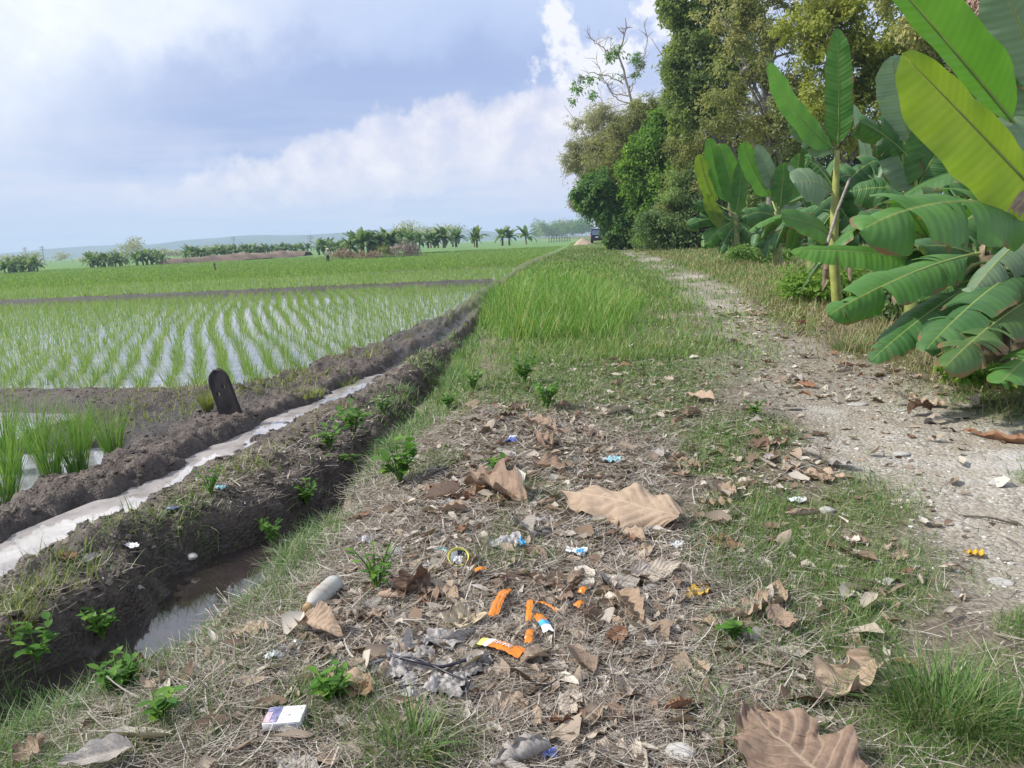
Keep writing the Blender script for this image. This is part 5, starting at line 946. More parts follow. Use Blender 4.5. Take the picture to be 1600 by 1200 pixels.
# (x1,y1,x2,y2, width ratio, fold, curl, ripple, twist, lobes, roll, colour, tilt, label)
HL = [(1062, 832, 878, 786, .46, .10, -.5, .10, .7, 0, -.5, 'tan', -.75, 'big pleated tan leaf arched over a dark hollow in the litter'),
      (1330, 1275, 1165, 1128, .95, .15, .5, .06, .1, .25, 0, 'mid brown', 0, 'largest brown fan shaped leaf cut by the bottom edge'),
      (1372, 1035, 1262, 1120, .72, .2, 1.0, .12, .5, .8, .5, 'tan', .15, 'torn curled tan leaf between the long grass tuft and the largest fan leaf'),
      (838, 800, 712, 752, .72, .55, -.9, .09, .4, .4, .4, 'mid brown', 0, 'bunched brown leaf draped over its own fold near the middle of the verge'),
      (762, 802, 742, 765, .6, .3, .6, .06, .2, 0, .2, 'tan', 0, 'pointed light leaf standing in front of the bunched brown leaf'), (782, 800, 765, 770, .7, .3, .6, .06, .2, 0, .2, 'rust brown', 0, 'reddish leaf tucked right under the bunched brown leaf'),
      (882, 728, 820, 672, .62, .6, .9, .08, .4, 0, .6, 'mid brown', .3, 'brown folded leaf with dark red underside near the blue wrapper'),
      (892, 685, 800, 648, .4, .4, .5, .10, .5, .3, .4, 'mid brown', 0, 'long crumpled brown leaf behind the blue wrapper'), (935, 690, 890, 668, .6, .3, .4, .08, .2, .2, .2, 'dark brown', 0, 'dark red brown leaf at the end of the long crumpled leaf'),
      (645, 985, 545, 955, .55, .35, .4, .10, .3, .4, .2, 'grey', .1, 'layered grey banana leaf scrap right of the plastic bottle'), (705, 985, 640, 962, .5, .3, .4, .05, .2, .1, .2, 'pale', .1, 'pale torn leaf joined to the grey banana leaf scrap'),
      (595, 1088, 490, 1065, .45, .3, -.7, .08, .3, .2, .3, 'tan', .25, 'pale tan leaf curling up in front of the burnt grey heap'), (495, 1065, 448, 1078, .7, .4, 1.2, .06, .4, .1, .4, 'pale', .3, 'small arched cream leaf left of the curling tan leaf'),
      (195, 1120, 110, 1160, .55, .5, .9, .10, .4, .5, .5, 'dark brown', .1, 'crumpled dark leaf with a tan fold at the lower left grass'), (150, 1140, 122, 1165, .9, .3, .2, .03, .1, 0, .1, 'tan', .2, 'square tan leaf scrap against the crumpled dark leaf'),
      (290, 1070, 240, 1080, .6, .5, .8, .06, .3, .2, .5, 'dark brown', 0, 'dark curled leaf above the lower left weeds'), (262, 1040, 212, 1043, .65, .2, .4, .05, .1, .1, 0, 'rust brown', 0, 'flat orange brown leaf on the grass beside the ditch'),
      (1620, 700, 1505, 678, .36, .4, .5, .10, .4, .2, .4, 'rust brown', .1, 'long orange brown leaf lying on the gravel at the right edge'), (985, 640, 930, 655, .8, .3, .6, .06, .3, .2, .2, 'pale', .5, 'pale upright leaf pair behind the teal wrapper'), (960, 628, 935, 648, .6, .3, .6, .06, .3, .2, .2, 'pale', .7, 'cream leaf standing on edge next to the pale pair'),
      (1098, 738, 1040, 718, .65, .25, .4, .06, .3, .35, .1, 'tan', 0, 'pointed tan leaf on the green patch edge'), (1075, 735, 1040, 700, .35, .3, .8, .1, .4, .3, .3, 'tan', .2, 'ribbed leaf standing behind the pointed tan leaf'),
      (1108, 922, 1072, 938, .85, .3, .6, .10, .3, .5, .2, 'yellow', .15, 'yellow leaf on the straw by the green patch'), (1540, 872, 1505, 866, .9, .3, .5, .10, .2, .5, .2, 'yellow', .2, 'bright yellow leaf on the pale gravel'),
      (1320, 750, 1225, 735, .4, .25, .4, .08, .3, .4, .2, 'tan', 0, 'brown scrap leaf at the gravel edge behind the white stones'), (1255, 725, 1215, 742, .6, .3, .6, .06, .3, .2, .2, 'pale', .2, 'cream leaf piece in the heap at the gravel edge'), (1235, 690, 1165, 705, .5, .3, .5, .12, .3, .6, .3, 'mid brown', .1, 'spiky brown leaf left of the gravel heap'),
      (1165, 858, 1075, 862, .4, .3, .5, .07, .3, .2, .2, 'rust brown', .1, 'rust brown leaf on the short green grass'), (1145, 850, 1105, 845, .8, .4, .8, .07, .3, .2, .3, 'rust brown', .1, 'crinkled rust leaf lying on top of the rust brown leaf'), (1355, 850, 1310, 843, .6, .3, .4, .06, .2, 0, .1, 'mid brown', 0, 'brown leaf on the thin grass by the gravel'), (1310, 862, 1285, 850, .7, .3, .6, .06, .3, 0, .2, 'dark brown', .1, 'small dark cupped leaf on the thin grass by the gravel'),
      (910, 1000, 858, 985, .62, .15, .3, .04, .1, .1, .1, 'mid brown', .1, 'smooth brown leaf right of the blue tipped wrapper'), (935, 1055, 760, 1062, .34, .08, .2, .05, .1, .2, 0, 'grey', 0, 'broad grey leaf sheet under the orange stick wrapper'), (850, 1005, 790, 985, .75, .15, .4, .05, .1, .1, .1, 'dark brown', 0, 'dark brown leaf between the orange wrappers'),
      (680, 955, 645, 932, .8, .5, .9, .08, .3, .1, .7, 'rust brown', .1, 'balled rust leaf above the grey banana leaf scrap'), (722, 930, 690, 895, .5, .3, .5, .04, .2, 0, .2, 'pale', .1, 'pale smooth leaf in front of the yellow rimmed cup'), (838, 885, 815, 845, .6, .4, -.4, .05, .2, 0, .3, 'rust brown', .35, 'upright orange brown leaf beside the grey plastic bag'),
      (428, 940, 396, 912, .7, .3, .4, .05, .2, .2, .2, 'pale', .2, 'cream leaf left of the plastic bottle'), (508, 925, 455, 920, .5, .4, .6, .07, .3, .2, .3, 'rust brown', .2, 'red brown leaf touching the plastic bottle'), (582, 808, 535, 820, .6, .4, .7, .06, .3, .1, .3, 'rust brown', .2, 'orange brown folded leaf alone on the straw'), (560, 800, 530, 790, .6, .4, .7, .06, .3, .1, .3, 'tan', .2, 'small tan leaf just behind the orange brown folded leaf'),
      (635, 712, 585, 700, .6, .4, .6, .12, .3, .4, .3, 'tan', .3, 'pale crumpled leaf beside the green weed'), (715, 708, 660, 695, .35, .4, .5, .09, .3, .3, .3, 'tan', .2, 'narrow tan leaf between the weeds and the blue wrapper'),
      (960, 1130, 870, 1170, .7, .3, .5, .06, .3, .4, .2, 'pale', .2, 'large cream torn leaf at the bottom edge'), (1010, 1215, 930, 1165, .75, .3, .6, .06, .3, .3, .3, 'pale', .2, 'second cream leaf at the bottom edge, right of the torn one'), (905, 1215, 880, 1165, .7, .3, .6, .08, .3, .3, .3, 'tan', .2, 'tan leaf crossing the torn cream leaf'), (1008, 1085, 948, 1108, .55, .3, -.8, .05, .3, .1, .3, 'tan', .25, 'tan leaf with a dark hollow beneath, above the bottom cream leaves'),
      (1140, 990, 1088, 996, .4, .5, .7, .05, .3, .1, .5, 'tan', .2, 'boat shaped tan leaf near a green sprig'), (1150, 1055, 1098, 1045, .6, .15, .3, .04, .1, 0, .1, 'rust brown', .05, 'smooth orange leaf near the right grass'), (1198, 1070, 1148, 1068, .8, .2, .4, .1, .1, .4, .1, 'grey', 0, 'grey brittle leaf right of the smooth orange leaf'), (1138, 1010, 1100, 1045, .25, .5, .6, .04, .3, 0, .6, 'dark brown', .2, 'narrow dark red leaf pointing at the smooth orange leaf'),
      (545, 1160, 525, 1100, .4, .4, .4, .08, .3, .3, .4, 'rust brown', .1, 'long rust leaf right of the cigarette box'), (560, 1170, 530, 1135, .7, .4, .6, .08, .3, .3, .4, 'mid brown', .1, 'brown leaf below the long rust leaf'), (525, 1205, 498, 1160, .55, .15, .3, .03, .1, 0, .1, 'tan', .1, 'long oval tan leaf below the cigarette box'), (500, 1215, 425, 1185, .6, .2, .3, .04, .1, .2, 0, 'grey', 0, 'big grey leaf cut by the bottom edge under the cigarette box'), (650, 1140, 590, 1100, .75, .4, .7, .06, .3, .3, .3, 'mid brown', .2, 'brown crumpled leaf below the burnt grey heap'),
      (720, 1150, 680, 1130, .6, .3, .5, .06, .3, .2, .2, 'grey', .1, 'grey tipped leaf among reddish scraps at the bottom'), (800, 1160, 735, 1130, .5, .3, .6, .09, .3, .4, .3, 'rust brown', .1, 'reddish torn leaf near the bottom middle'), (1440, 1045, 1385, 1035, .5, .3, .4, .09, .3, .4, .2, 'rust brown', .1, 'rust leaf touching the torn curled tan leaf'), (1430, 690, 1415, 678, .6, .3, .4, .09, .3, .4, .2, 'rust brown', .1, 'small rust scrap alone on the gravel'), (1480, 640, 1415, 622, .4, .3, .5, .12, .3, .5, .3, 'tan', .1, 'tan broken leaf on the gravel under the drooping banana leaves')]
LM = []
for i, (x1, y1, x2, y2, W_, fo, cu2, ri2, tw2, lo, ro, colr, tilt, lab) in enumerate(HL):
    a = on_ground(x1, y1); b = on_ground(x2, y2); V, F, uv = dry_leaf(W_, fo, cu2, ri2, 800 + i, 72, 12, tw2, lo, ro)
    a0 = a; c_ = (a + b) / 2; dst = float((c_ - CAMP) @ cf); big_ = min(np.linalg.norm(b - a), 1.15 * math.hypot(x2 - x1, y2 - y1) * dst / FPX)
    dv = (b - a) / np.linalg.norm(b - a) * big_ / 2; a, b = c_ - dv, c_ + dv; a[2] = gnd_z(a[0], a[1]); b[2] = gnd_z(b[0], b[1]); V[:, 2] *= .8
    me = mesh('dry_leaf', V, F, [DM[colr]], uv=uv); put_leaf(me, colr, a, b, tilt * .6, .008 + (.035 if i == 0 else .02 if i == 1 else 0), lab)
    LM.append(a[:2] * .5 + b[:2] * .5)
# countless smaller leaves: the larger ones one by one
LAND = [('the plastic bottle', 503, 943), ('the cigarette box', 445, 1137), ('the yellow rimmed cup', 715, 870), ('the orange stick wrapper', 790, 1025), ('the blue wrapper', 800, 695), ('the teal wrapper', 958, 722), ('the grey plastic bag', 790, 850), ('the big pleated tan leaf', 965, 812), ('the largest fan leaf', 1230, 1160), ('the torn curled tan leaf', 1315, 1075), ('the burnt grey heap', 665, 1040), ('the yellow leaf on straw', 1090, 930), ('the yellow leaf on gravel', 1522, 867), ('the bunched brown leaf', 775, 770), ('the pale upright leaf pair', 960, 640), ('the tall grass clump', 900, 520), ('the heap at the gravel edge', 1240, 735), ('the pointed tan leaf', 1065, 725), ('the broken bamboo sticks', 1250, 475), ('the drooping banana leaves', 1400, 570), ('the white gravel stones', 1300, 800), ('the balled rust leaf', 662, 943), ('the white paper scrap', 900, 865)]
LP = [on_ground(a, b)[:2] for _, a, b in LAND]
LPF = on_ground(1235, 1165)[:2]
LPT = [on_ground(*q)[:2] for q in [(503, 943), (480, 965), (445, 1137), (715, 870), (690, 862), (790, 1027), (775, 960), (790, 940), (835, 970), (850, 990), (800, 695), (958, 722), (790, 850), (900, 865), (1090, 930), (1522, 867), (650, 1030), (690, 1055), (722, 975)]]
spots_ = [(850, 700, 130, 70, 40), (860, 830, 200, 100, 60), (780, 960, 260, 90, 55), (840, 1080, 330, 110, 60), (1040, 960, 150, 130, 30), (640, 720, 90, 60, 10), (960, 610, 160, 45, 26), (1180, 720, 120, 60, 20), (1210, 490, 60, 22, 16), (1330, 580, 130, 25, 22), (1470, 630, 110, 25, 10), (1020, 530, 100, 30, 10), (1120, 400, 120, 30, 6), (350, 1060, 200, 90, 10), (1250, 850, 150, 110, 10), (1180, 620, 100, 40, 16)]
seen = set(); k_ = 0; sizes = lambda s: 'large' if s > .15 else ('small' if s < .09 else 'medium')
cols_ = ['tan', 'mid brown', 'rust brown', 'grey', 'dark brown', 'mid brown', 'tan', 'pale', 'tan', 'rust brown']
for (cx, cy, rx, ry, n) in spots_:
    m_ = int(n * .66); cen = []
    for i in range(max(2, m_ // 3)):
        a = random.uniform(0, 6.28); r_ = math.sqrt(random.random()); cen.append(on_ground(min(1590, cx + rx * r_ * math.cos(a)), min(1195, cy + ry * r_ * math.sin(a))))
    for i in range(m_):
        p = random.choice(cen).copy(); sg_ = .05 + .035 * p[1]; p[0] += random.gauss(0, sg_); p[1] = max(1.25, p[1] + random.gauss(0, sg_)); p[2] = gnd_z(p[0], p[1])
        if min(np.hypot(*(p[:2] - q)) for q in LPT) < .11 or np.hypot(*(p[:2] - LPF)) < .24: continue
        s = random.lognormvariate(math.log(.110), .36); s = min(max(s, .05), .20) * (1.25 if cy < 640 else 1); h_ = random.uniform(0, 6.28); e = p + np.array([math.cos(h_), math.sin(h_), 0]) * s; e[2] = gnd_z(e[0], e[1]) + random.uniform(-.02, .02) * s
        nm, me = random.choice(fmesh); cl_ = random.choice(cols_); dd = [np.hypot(*(p[:2] - q)) for q in LP]; j = int(np.argmin(dd)); dv = p[:2] - LP[j]
        rel = ('right of' if dv[0] > 0 else 'left of') if abs(dv[0]) > abs(dv[1]) else ('behind' if dv[1] > 0 else 'in front of'); nr = 'close ' if dd[j] < .18 else ''
        lab = f'{sizes(s)} {nm} {cl_} dry leaf {nr}{rel} {LAND[j][0]}'
        put_leaf(me, cl_, p, e, random.uniform(-.5, .5), random.uniform(.004, .032), lab, 'dry_leaf', 'fallen dry leaves on the verge', s); k_ += 1
# crumbs of leaf too many to count
x, y, d = scatter(130000, 1.3, 22); z = H(x, y); rd, g, im = masks(x, y, z); px, py, _ = projs(x, y, z)
lit = blob(px, py, [(850, 730, 170, 110, 1), (820, 850, 240, 140, 1), (800, 1000, 330, 150, .95), (1000, 1060, 280, 160, .5), (1210, 500, 90, 40, .9), (1330, 590, 180, 45, .7), (1180, 560, 120, 60, .25), (1450, 660, 150, 60, .10), (1350, 760, 250, 120, .06), (1180, 720, 130, 60, .6), (960, 610, 180, 60, .6), (400, 1080, 250, 110, .25), (1250, 900, 250, 150, .15)])
x, y, d = pick(x, y, d, lit * .62 * (im < .3)); n = len(x); s = rng.lognormal(math.log(.027), .6, n).clip(.007, .10) * np.maximum(1, d / 7); a = U(0, 6.28, n); A = np.stack([np.cos(a), np.sin(a), rng.normal(0, .3, n)], 1); B = np.stack([-np.sin(a), np.cos(a), rng.normal(0, .35, n)], 1) * U(.3, .7, n)[:, None]
P = np.stack([x, y, H(x, y) + U(.002, .010, n)], 1); A[:, 2] *= .6; C2 = U(-.25, .75, n); C3 = U(-.3, .9, n); VV_ = []
for iu in range(4):
    for iv_ in range(3):
        u_ = iu / 3; w_ = (iv_ - 1) * [.35, 1.0, .85, .12][iu] * U(.6, 1.25, n); VV_.append(P + (A * (u_ + rng.normal(0, .05, n))[:, None] + B * (w_ * .5)[:, None]) * s[:, None] + np.stack([0 * x, 0 * x, s * (C2 * (u_ - .5) ** 2 + C3 * .35 * np.abs(w_) + rng.normal(0, .035, n))], 1))
V = np.stack(VV_, 1).reshape(-1, 3); F = (grid(4, 3)[None] + (np.arange(n) * 12)[:, None, None]).reshape(-1, 4)
M_CRUMB = leafmat('leaf_crumb', [(0, (.09, .06, .04)), (.3, (.22, .16, .115)), (.55, (.35, .28, .215)), (.8, (.45, .41, .35)), (1, (.60, .55, .49))], .1, .85)
tag(obj('leaf_litter', mesh('leaf_litter', V, F, [M_CRUMB], smooth=True)), 'broken crumbs of dry leaf strewn through the straw', 'leaf litter', None, 'stuff')
# ------------------------------------------------------------------ litter: plastic, paper, wire, stones
def plas(name, c, rough=.25, tr=.0, alpha=1.0, var=.12):
    m, nt, bs, out = newmat(name); n = noise(nt, tc(nt), 40, 4); c2 = tuple(x * (1 - var * 2) for x in c)
    col_ = ramp(nt, n, [(.35, c2), (.65, c)]); nt.links.new(col_, bs.inputs['Base Color']); bs.inputs['Roughness'].default_value = rough; bs.inputs['Specular IOR Level'].default_value = .5; bs.inputs['Alpha'].default_value = alpha
    if tr: translucent(nt, bs, out, col_, tr)
    return m
def dirty(name, c, dirt=(.26, .19, .12), amt=.5, rough=.4, scale=18, alpha=1.0):
    m, nt, bs, out = newmat(name); v = tc(nt); n = noise(nt, v, scale, 6, .65); n2 = noise(nt, v, scale * 4, 3)
    cc = mixc(nt, ramp(nt, n, [(.62 - amt * .3, (0, 0, 0)), (.72, (.9, .9, .9))]), c, dirt); cc = mixc(nt, ramp(nt, n2, [(.6, (0, 0, 0)), (.75, (.3, .3, .3))]), cc, dirt)
    nt.links.new(cc, bs.inputs['Base Color']); bs.inputs['Roughness'].default_value = rough; bs.inputs['Alpha'].default_value = alpha; bump(nt, bs, n, .2, .003); return m
P_WHITE = dirty('dirty_white_plastic', (.66, .70, .72), amt=.35); P_CLEAR = dirty('cloudy_film', (.50, .50, .52), (.30, .27, .24), .5, .2, 14, .75); P_GREY = dirty('grey_film', (.40, .39, .40), (.24, .21, .19), .5, .3, 16, .9); P_BLUE = dirty('blue_wrap', (.06, .12, .50), (.42, .46, .60), .6, .3, 34); P_CYAN = dirty('cyan_wrap', (.24, .58, .68), (.50, .52, .50), .55, .3, 26); P_SKY = plas('sky_blue_wrap', (.08, .42, .78)); P_ORG = dirty('orange_wrap', (.72, .22, .012), (.34, .15, .04), .45, .3, 30); P_YEL = dirty('yellow_plastic', (.66, .64, .12), (.45, .42, .22), .45, .35, 40); P_TEAL = plas('teal_plastic', (.10, .50, .50), .3); P_MESH = dirty('tan_film', (.50, .42, .28), (.34, .26, .17), .5, .35, 20); P_PAPER = dirty('white_paper', (.78, .80, .82), (.5, .47, .42), .2, .7, 30); P_ASH = dirty('burnt_grey_film', (.36, .345, .335), (.08, .072, .07), .7, .5, 10); P_BLACK = plas('black_plastic', (.02, .02, .035), .35); P_LID = dirty('foil_white', (.80, .83, .86), (.5, .48, .44), .15, .35)
def sheet(w, l, amp, seed, nu=26, nv=20, edge=.12, fold=0.0, roll=0.0):
    u = np.linspace(-.5, .5, nu); v = np.linspace(-.5, .5, nv); A, B = np.meshgrid(u, v, indexing='ij')
    f1 = fbm(A * 4 + seed, B * 4, 4, seed); rg = 1 - 2 * np.abs(fbm(A * 5 + seed * 3, B * 5, 3, seed + 3)); ex = 1 + edge * fbm(B * 5, A * 3 + seed, 3, seed + 7); ey = 1 + edge * fbm(A * 5 + 9, B * 3 + seed, 3, seed + 8)
    x = A * l * ex; y = B * w * ey; z = amp * (f1 * .8 + rg * .55) + fold * np.abs(y) + .0
    if roll:
        th = y / max(w, 1e-6) * roll; rad = w / roll; y, z = (rad + z) * np.sin(th), rad - (rad - z) * np.cos(th) if False else z + rad * (1 - np.cos(th))
    z = z - np.percentile(z, 8)
    return np.stack([x, y, z], -1).reshape(-1, 3), grid(nu, nv)
def scrap(name, px, py, w, l, amp, mat, label, cat, seed, rot=0, tilt=(0, 0), zl=.008, parts=(), group=None, **kw):
    p = on_ground(px, py); V, F = sheet(w, l, amp, seed, **kw); o = obj(name, mesh(name, V, F, [mat]), None, p + np.array([0, 0, zl])); o.rotation_euler = (tilt[0], tilt[1], R(rot)); tag(o, label, cat, group)
    for (nm, w2, l2, m2, off, sd_) in parts:
        V2, F2 = sheet(w2, l2, amp * .6, sd_); c = obj(nm, mesh(nm, V2, F2, [m2]), o, off)
    return o
# cigarette box, long side across
p = on_ground(444, 1142); cb = empty('cigarette_box', p + np.array([0, .02, .012]), 'white cigarette box with a grey blue picture panel lying at the lower left', 'box', None, R(-1)); cb.rotation_euler = (R(4), R(-3), R(-2))
CW, CDp, CT = .094, .062, .021
P_BOX = dirty('box_card', (.80, .81, .83), (.62, .58, .52), .1, .55, 25)
b_ = bev('carton', MB().box((0, 0, CT / 2), (CW, CDp, CT)), [P_BOX], cb, .002, 2)
def slab(nm, x0, x1, y0, y1, z, m, par): return obj(nm, MB().box(((x0 + x1) / 2, (y0 + y1) / 2, z), (x1 - x0, y1 - y0, .0005)).me(nm, [m], False), par)
M_PIC = newmat('box_picture'); nt_ = M_PIC[1]; nn = noise(nt_, tc(nt_), 38, 4); nt_.links.new(ramp(nt_, nn, [(.35, (.10, .11, .24)), (.5, (.22, .22, .38)), (.62, (.55, .46, .52))]), M_PIC[2].inputs['Base Color']); M_PIC = M_PIC[0]
slab('picture_panel', -CW / 2 + .0015, -CW / 2 + .036, -CDp / 2 + .002, CDp / 2 - .002, CT + .0006, M_PIC, cb); slab('picture_face', -CW / 2 + .002, -CW / 2 + .017, -CDp / 2 + .002, CDp / 2 - .022, CT + .0014, flat('picture_pink', (.55, .44, .50), .5, 0, .3, 60), cb)
MK = flat('grey_print', (.22, .22, .24), .6); MKR = flat('faint_red_print', (.60, .46, .44), .6)
for i, (a, b, c, d_) in enumerate([(.004, .009, -.006, -.0045), (.011, .015, -.007, -.003), (.0155, .0175, -.004, -.002), (.002, .0035, -.0055, -.004)]): slab('printed_mark', a, b, c, d_, CT + .0006, MK, cb)
slab('printed_mark', -.004, .009, -.0165, -.0155, CT + .0006, MKR, cb); slab('printed_mark', -.005, .005, -.020, -.0185, CT + .0006, MKR, cb)
mb = MB()
for a, b, c, d_ in [(-.018, .004, .0035, .0042), (-.018, .004, .0155, .0162), (-.018, -.0173, .0035, .0162), (.0033, .004, .0035, .0162), (-.015, .001, .0065, .0072), (-.015, .001, .0095, .0102), (-.015, .001, .0125, .0132)]: mb.box(((a + b) / 2, -CDp / 2 - .0003, (c + d_) / 2), (b - a, .0005, d_ - c))
obj('printed_mark', mb.me('warning_print', [MK], False), cb)
mb = MB()
for i in range(14): mb.box((.012 + i * .0018, -CDp / 2 - .0003, .010), (.0006 + .0005 * (i % 3), .0005, .011))
obj('barcode', mb.me('barcode', [flat('barcode_violet', (.42, .40, .55), .6)], False), cb)
# plastic bottle
a = on_ground(472, 974); b = on_ground(533, 918); d_ = b - a; Lb = .20; d_ = d_ / np.linalg.norm(d_); c = (a + b) / 2 - d_ * Lb / 2
bt = empty('plastic_bottle', c + np.array([0, 0, .033]), 'dirty white plastic bottle lying on the verge grass', 'bottle'); bt.rotation_mode = 'QUATERNION'; bt.rotation_quaternion = Vector(d_).to_track_quat('Z', 'X')
prof = [(.012, .012), (.0125, .022), (.016, .030), (.026, .046), (.0315, .060), (.032, .085), (.0305, .088), (.032, .091), (.032, .120), (.0305, .123), (.032, .126), (.0325, .185), (.029, .196), (.020, .200), (.001, .196)]
M_BOT = dirty('bottle_plastic', (.52, .56, .56), (.30, .21, .11), 1.0, .3, 9); obj('bottle_body', MB().lathe(prof, 32).me('bottle_body', [M_BOT]), bt)
obj('cap', MB().lathe([(.001, -.004), (.014, -.004), (.0155, .0), (.0155, .014), (.012, .0155)], 24).me('cap', [dirty('bottle_cap', (.42, .29, .13), (.2, .13, .07), .5)]), bt)
# second crushed bottle piece and films to the left
scrap('plastic_film', 455, 1020, .055, .10, .020, P_CLEAR, 'crumpled cloudy film on the grass in front of the plastic bottle', 'plastic film', 21, 40, parts=[('film_end', .03, .035, P_WHITE, (-.06, 0, .004), 22)])
# yellow rimmed cup
p = on_ground(716, 880); cp = empty('paper_cup', p + np.array([0, 0, .008]), 'round yellow rimmed cup lying tilted open in the straw', 'cup'); cp.rotation_euler = (R(38), R(8), 0)
obj('cup_wall', MB().lathe([(.001, .002), (.030, .002), (.0345, .034), (.0375, .036), (.0385, .034), (.0375, .0315), (.0355, .031), (.031, -.001), (.001, -.001)], 36).me('cup_wall', [P_YEL]), cp)
V, F = sheet(.055, .055, .012, 31); q_ = np.hypot(V[:, 0], V[:, 1]); V[:, :2] *= np.minimum(1, .031 / np.maximum(q_, 1e-5))[:, None]; obj('foil', mesh('foil', V, F, [P_LID]), cp, (0, 0, .016)); V, F = sheet(.022, .028, .006, 33); obj('dark_residue', mesh('dark_residue', V, F, [P_BLACK]), cp, (.010, .016, .030))
p = on_ground(690, 866); tl = empty('bottle_ring', p + np.array([0, 0, .006]), 'small teal and white plastic lid beside the yellow rimmed cup', 'lid', None, .4); tl.rotation_euler = (R(14), R(-10), .4); obj('ring', MB().lathe([(.019, 0), (.0225, 0), (.0225, .008), (.019, .009), (.019, 0)], 28).me('ring', [P_TEAL]), tl); obj('disc', MB().lathe([(.001, .003), (.019, .004)], 28).me('disc', [P_WHITE]), tl)
scrap('blue_wrapper', 704, 853, .022, .042, .006, P_SKY, 'bright blue wrapper piece behind the yellow rimmed cup', 'wrapper', 35, 10)
# wrappers
scrap('blue_wrapper', 799, 692, .055, .08, .022, P_BLUE, 'crumpled blue and white wrapper among the brown leaves', 'wrapper', 36, 70, zl=.012, parts=[('white_fold', .035, .04, P_WHITE, (.03, .0, .012), 37)])
scrap('plastic_scrap', 797, 712, .04, .045, .016, P_WHITE, 'white scrap below the blue and white wrapper', 'plastic scrap', 38, 20)
scrap('teal_wrapper', 958, 723, .07, .085, .020, P_CYAN, 'pale teal wrapper in the middle of the leaf litter', 'wrapper', 39, 15, zl=.014, parts=[('clear_edge', .05, .03, P_CLEAR, (-.045, 0, .008), 40)])
scrap('paper_scrap', 900, 868, .055, .075, .016, P_PAPER, 'white paper scrap with a sky blue corner', 'paper', 41, -25, zl=.012, parts=[('blue_corner', .03, .028, P_SKY, (.022, -.016, .014), 42)])
scrap('plastic_bag', 790, 856, .10, .13, .035, P_GREY, 'crumpled grey plastic bag in the litter', 'plastic bag', 43, 15, zl=.012, fold=-.25, parts=[('blue_tip', .045, .022, P_SKY, (.052, -.045, .012), 44)])
scrap('plastic_scrap', 700, 790 - 3, .05, .10, .014, P_CLEAR, 'cloudy torn film strip above the yellow rimmed cup', 'plastic film', 45, -10); scrap('plastic_scrap', 580, 845, .055, .09, .02, P_CLEAR, 'crumpled pale film left of the yellow rimmed cup', 'plastic film', 46, 60)
scrap('plastic_scrap', 620, 866, .05, .07, .014, P_GREY, 'dull grey film scrap between pale film and yellow rimmed cup', 'plastic film', 47, 20); scrap('plastic_scrap', 665, 892, .05, .07, .016, P_CLEAR, 'greyish clear film just left of the pale smooth leaf', 'plastic film', 48, 120)
scrap('tan_bag', 722, 982, .085, .11, .03, P_MESH, 'brittle tan plastic cup scrap with curled rim', 'plastic scrap', 49, 60, tilt=(.3, 0), zl=.02, roll=1.6)
scrap('tan_bag', 850, 812 + 3, .05, .08, .012, P_CLEAR, 'thin clear film under the big pleated tan leaf', 'plastic film', 50, 0)
scrap('plastic_scrap', 1060, 855, .045, .06, .014, P_WHITE, 'white plastic scrap on the straw near the rust brown leaf', 'plastic scrap', 51, 30); scrap('plastic_scrap', 910, 1030, .05, .11, .008, P_GREY, 'grey film strip at the right end of the broad grey leaf sheet', 'plastic film', 52, 75)
scrap('blue_wrapper', 858, 1190, .03, .035, .01, P_BLUE, 'small blue scrap at the bottom edge under the cream leaf', 'wrapper', 53, 0, zl=.02); scrap('plastic_scrap', 1245, 785, .05, .07, .014, P_WHITE, 'white scrap at the gravel heap foot', 'plastic scrap', 54, 0); scrap('blue_wrapper', 1125, 968, .018, .05, .006, P_CLEAR, 'narrow pale strip beside the boat shaped tan leaf', 'plastic scrap', 55, -60)
def wrapper_strip(px1, py1, px2, py2, w, seed, mat, label, hump=.02, ends=(), nu=30, marks=False, fold=.5):
    a = on_ground(px1, py1); b = on_ground(px2, py2); L_ = np.linalg.norm(b - a); u = np.linspace(0, 1, nu); v = np.linspace(-1, 1, 7); A, B = np.meshgrid(u, v, indexing='ij')
    y = B * w / 2 * (1 + .12 * vn(A * 9, B * 0, seed)); z = hump * np.sin(A * math.pi) + .004 * fbm(A * 14, B * 3, 3, seed) + fold * w * .35 * (1 - np.abs(B)); mi = [0] * (nu - 1) * 6
    F = grid(nu, 7); mats = [mat] + [e[2] for e in ends]
    for k, (u0, u1, m) in enumerate(ends):
        for i in range(nu - 1):
            if u0 <= (i + .5) / nu < u1: mi[i * 6:(i + 1) * 6] = [k + 1] * 6
    o = obj('orange_wrapper', mesh('orange_wrapper', np.stack([A * L_, y, z], -1).reshape(-1, 3), F, mats, mi), None, a + np.array([0, 0, .030])); o.rotation_mode = 'QUATERNION'; o.rotation_quaternion = Vector(b - a).to_track_quat('X', 'Z'); tag(o, label, 'wrapper', 'orange snack wrappers')
    if marks:
        mb = MB(); g = np.random.default_rng(9)
        for i in range(6):
            x0 = L_ * (.38 + i * .065); th = np.linspace(0, 5.2, 9); hh = w * .11
            P_ = np.stack([x0 + hh * .8 * np.cos(th + i), hh * np.sin(th + i * 1.7) * (1 + .5 * (i % 2)), np.full(9, hump * math.sin((.38 + i * .065) * math.pi) + fold * w * .35 + .003)], 1); mb.tube(P_, .0011, 5)
        obj('lettering', mb.me('lettering', [P_PAPER]), o)
    return o
wrapper_strip(752, 1016, 818, 1038, .042, 3, P_ORG, 'flat orange stick wrapper with pale lettering and a yellow end', .006, [(0, .12, P_YEL), (.12, .28, P_PAPER)], marks=True, fold=.3)
